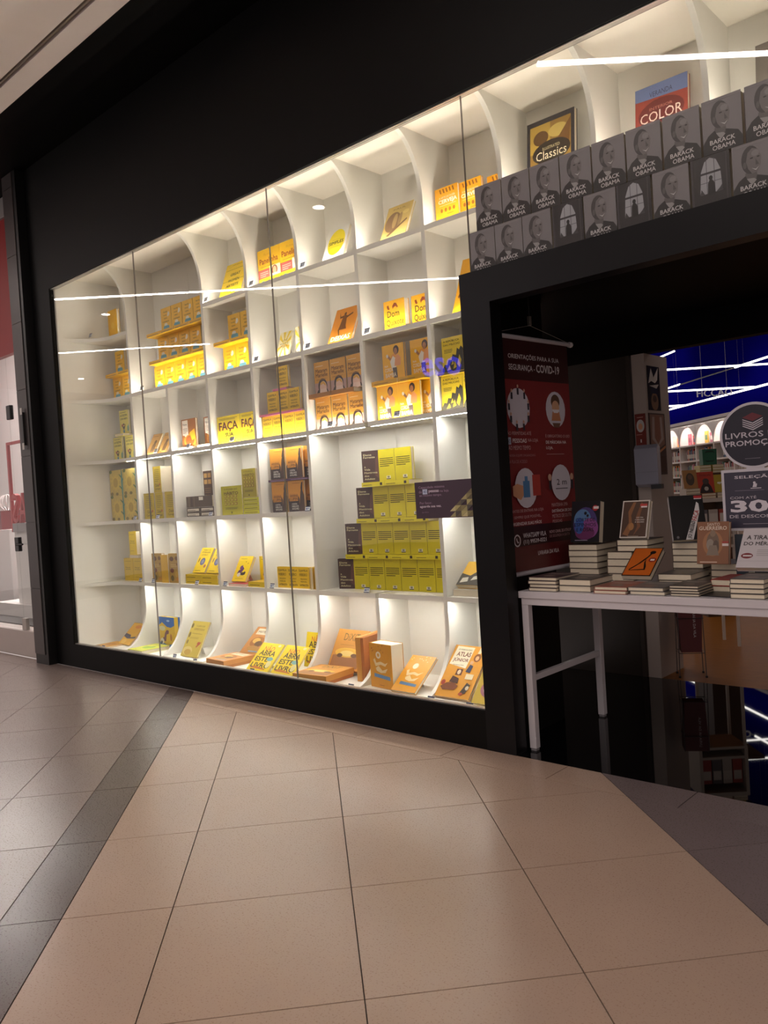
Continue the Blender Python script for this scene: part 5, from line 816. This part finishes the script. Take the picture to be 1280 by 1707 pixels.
# taller brown display with green bag
ds = tag(empty('side_counter', (-3.05, 4.62, 0)), 'dark brown counter carrying a pile of yellow books', 'counter'); ds.rotation_euler = (0, 0, math.radians(42))
DW = mat('4a3020', .4, var=.08); bx('top', -.22, .26, -.25, .25, 1.34, 1.37, DW, ds); bx('front', -.18, .10, -.20, -.18, 0, 1.34, DW, ds); bx('side', .08, .10, -.18, .2, 0, 1.34, DW, ds); bx('side', -.18, -.16, -.18, .2, 0, 1.34, DW, ds)
R2 = Matrix.Translation((-3.05, 4.62, 0)) @ Matrix.Rotation(math.radians(42), 4, 'Z')
plain('mustard', .11, .15, .025, 'b59a24', [], 'b89c22')
for j in range(3):
    for i, x in enumerate((-.13, -.01)):
        d = DES['mustard']; p = R2 @ Vector((x, -.2, 1.37 + .0258 * j + d['t'] + .0006)); o = book('mustard', p, level(('mustard book in the pile under the green bag', 'mustard book in the pile beside the green bag')[i], j, 3), 'pile under the green bag'); o.rotation_euler = (math.radians(-90), 0, math.radians(42))
bg = tag(empty('paper_bag', R2 @ Vector((-.075, -.12, 1.37 + .079))), 'dark green paper bag standing on the mustard pile', 'bag'); bg.rotation_euler = (0, 0, math.radians(42)); GB = mat('24614a', .5, var=.05)
b = MB(); b.prism([(-.065, 0), (.065, 0), (.068, .15), (-.068, .15)], -.05, .04, 'y', GB); b.obj('body', bg)
b = MB(); b.prism([(-.05, .11), (-.03, .135), (.03, .135), (.05, .11), (.03, .122), (-.03, .122)], -.053, -.05, 'y', mat('16302a', .5)); b.obj('handle', bg)
b = MB(); b.prism([(-.05, .05), (-.03, .03), (.03, .03), (.05, .05), (.03, .04), (-.03, .04)], -.053, -.05, 'y', mat('16302a', .5)); b.obj('print', bg)
# red basket stand under the table
rs = tag(empty('basket_stand', (-2.27, 2.02, 0)), 'wire stand holding a dark red shop basket by the pillar', 'stand'); WR = mat('5a5254', .3, .6)
b = MB(); b.prism([(-.065, .17), (.065, .17), (.08, .50), (-.08, .50)], -.06, .06, 'y', mat('5e1c20', .5, var=.05)); o = b.obj('basket', rs); rs.rotation_euler = (0, 0, math.radians(30))
q = MB(); vs, fs, _ = text2d('LIVRARIA DA VILA', .0); q.add([(.018 + .016 * y, -.0612, .47 - x * .2) for x, y in vs], fs, mat('cfc4c6', .5, var=0)); link('lettering', q.mesh('lettering'), o)
b = MB()
for x_, y_ in ((-.085, -.07), (.085, -.07), (-.085, .07), (.085, .07)): b.tube((x_, y_, 0.0), (x_ * .9, y_ * .95, .5), .003, WR, 6); b.tube((x_, y_, 0), (x_, y_, .012), .008, mat('1a1818', .5), 8)
for z_ in (.165, .40):
    for a_, c_ in (((-.083, -.07), (.083, -.07)), ((.083, -.07), (.083, .07)), ((.083, .07), (-.083, .07)), ((-.083, .07), (-.083, -.07))): b.tube((*a_, z_), (*c_, z_), .0025, WR, 6)
b.obj('wire_frame', rs)
# ================================================================== NEIGHBOUR SHOP
NWH = mat('e4e0de', .5, var=.02); NRED = mat('9c1a1c', .4, var=.04)
nb = tag(empty('wall_neighbour', (-9.5, 2, 0)), 'white walls of the neighbouring shop', 'wall', kind='structure')
for nm, a, m_ in (('back', (-22, -7.61, 3.0, 3.05, 0, 4.49), NWH), ('side', (-7.61, -7.602, 0.31, 3.0, 0, 4.49), mat('8a8482', .5)), ('plinth', (-22, -7.60, .02, .2, 0, .25), mat('b5aaa4', .5)), ('fascia', (-22, -7.60, .12, .16, 2.98, 4.30), NRED), ('header', (-22, -7.60, .10, .16, 4.30, 4.49), mat('8f8a88', .5)), ('platform', (-22, -7.611, .2, 3.0, .0, .262), mat('2a2626', .5))):
    o = bx(nm, *a, m_, nb); o.location = (9.5, -2, 0)
b = MB(); b.prism(rect(-8.14, -7.602, .262, 2.96), .06, .068, 'y', GLASS); tag(b.obj('window_5'), 'narrow glass panel of the neighbouring shop beside the pier', 'window', kind='structure')
b = MB(); b.prism(rect(-9.6, -8.145, .262, 2.96), .06, .068, 'y', GLASS); w6 = tag(b.obj('window_6'), 'glass door panel of the neighbouring shop', 'window', kind='structure')
for nm, x_, z_, lab in (('glass_lock', -8.15, 1.10, 'black lock with a lever on the glass joint'), ('glass_clamp', -8.13, 2.40, 'black clamp on the glass joint'), ('glass_hinge', -8.11, .30, 'small metal hinge at the foot of the glass')):
    b = MB(); mm = mat('1c1a1b', .35) if z_ > .5 else STEEL
    b.box(x_ - .045, x_ + .045, .045, .083, z_ - .07, z_ + .07, mm); o = b.obj(nm, w6, .006); o['label'] = lab
    if nm == 'glass_lock': b = MB(); b.tube((x_ + .02, .03, z_), (x_ + .02, .046, z_), .012, mm); b.tube((x_ + .02, .035, z_ ), (x_ + .16, .035, z_), .009, mm); b.obj('lever', o)
fr = tag(empty('sale_frame', (-9.05, .52, .262)), 'red frame with big red letters inside the neighbouring shop', 'sign'); RD = mat('c01c26', .4, var=.03)
bx('base', -.75, .75, -.06, .9, 0, .14, NWH, fr); bx('base_front', -.30, .75, .02, .45, .14, .945, NWH, fr); bx('plinth_board', -.24, .75, -.02, .12, .945, 1.04, mat('9c9698', .5), fr)
bx('post', -.29, -.255, -.01, .02, .945, 1.95, RD, fr); bx('top_bar', -.255, .70, -.01, .02, 1.92, 1.95, RD, fr); bx('back_board', -.16, .75, .20, .26, .945, 2.15, mat('b5b2b8', .5), fr)
for ch, x0_, wd in (('S', -.235, .15), ('A', -.07, .20)):
    b = MB(); vs, fs, _ = text2d(ch, .0)
    for yy in (-.015, .03): b.add([(x0_ + (1 - x if ch == 'S' else x) * wd, yy, 1.042 + y * .33) for x, y in vs], fs, RD)
    ne = len(vs); ed = {}
    for f_ in fs:
        for i_ in range(len(f_)):
            k_ = tuple(sorted((f_[i_], f_[(i_ + 1) % len(f_)]))); ed[k_] = ed.get(k_, 0) + 1
    b.m; 
    for (i_, j_), c_ in list(ed.items()):
        if c_ == 1: b.f.append((i_, j_, ne + j_, ne + i_)); b.m.append(0)
    b.obj('letter', fr)
tc = tag(empty('display_car', (-11.3, 1.3, 1.22)), 'small red toy-like display with a white ball cage', 'display'); 
bx('body', -.3, .25, -.2, .2, .0, .25, mat('6a1c22', .4), tc); bx('counter', -.7, .7, -.3, .3, -.957, 0, NWH, tc)
b = MB()
for i_ in range(6):
    a_ = PI * i_ / 6
    for j_ in range(12):
        t0, t1 = 2 * PI * j_ / 12, 2 * PI * (j_ + 1) / 12; f_ = lambda t: (.11 * math.cos(t) * math.cos(a_), .11 * math.cos(t) * math.sin(a_), .36 + .11 * math.sin(t)); b.tube(f_(t0), f_(t1), .006, NWH, 4, caps=False)
b.obj('cage', tc)
for i_, (x_, y_) in enumerate(((-9.2, .55), (-11.0, 1.2), (-13.0, 1.6))):  # unseen lamps added above the red fascia to whiten this interior
    b = MB(); b.box(x_ - .6, x_ + .6, y_ - .05, y_ + .05, 4.40, 4.42, emit('fff6f2', 260.0)); o = b.obj('added_neighbour_lamp'); tag(o, f'added unseen long lamp brightening the neighbouring shop, {ORD[i_]} from the pier', 'lamp', 'added neighbouring shop lamps')
    bx('added_lamp_box', x_ - .61, x_ + .61, y_ - .06, y_ + .06, 4.42, 4.489, NWH, o)
# ================================================================== MALL LIGHTS
ML = emit('fff3ec', LED_MALL)
def mall_line(p, q, lab):
    d = Vector((q[0] - p[0], q[1] - p[1], 0)); n_ = Vector((-d.y, d.x, 0)).normalized() * 0.03; P = [(p[0] + n_.x, p[1] + n_.y), (p[0] - n_.x, p[1] - n_.y), (q[0] - n_.x, q[1] - n_.y), (q[0] + n_.x, q[1] + n_.y)]
    b = MB(); b.prism(P, 4.492, 4.4995, 'z', ML); tag(b.obj('ceiling_light'), lab, 'ceiling light')
mall_line((-11.46, -2.20), (-6.2, -7.45), 'long slanting ceiling light farther along the concourse')
mall_line((-15.22, -4.07), (-13.1, -6.05), 'short slanting ceiling light at the far end of the concourse')
mall_line((-3.19, -1.99), (0.6, -5.72), 'slanting ceiling light opposite the entrance')
mall_line((-1.0, -6.4), (2.5, -8.9), 'slanting ceiling light behind the viewer of the shop')
for i_, (x_, y_) in enumerate(((-11.92, -3.25), (-17.9, -5.87), (-6.38, -2.72))):
    b = MB(); b.tube((x_, y_, 4.493), (x_, y_, 4.4995), .06, emit('fff2e4', 40.0), 20); o = b.obj('downlight'); tag(o, f'round recessed downlight in the mall ceiling, {("second", "third", "first")[i_]} from the entrance', 'ceiling light', 'round downlights')
    b = MB(); b.tube((x_, y_, 4.496), (x_, y_, 4.4995), .075, NWH, 24); b.obj('ring', o)
# blue sign over the way, mirrored in the glass
b = MB(); vs, fs, _ = text2d('eso', .02); b.add([(-9.45 + x * .9, -8.0, 3.45 + y * .34 - x * .1) for x, y in vs], fs, emit('2a2cff', 6.0)); so = b.obj('shop_sign'); tag(so, 'glowing blue letters of a shop across the concourse', 'sign')
bx('backing', -9.8, -8.2, -8.12, -8.01, 3.15, 4.0, mat('0c0c10', .6), so)
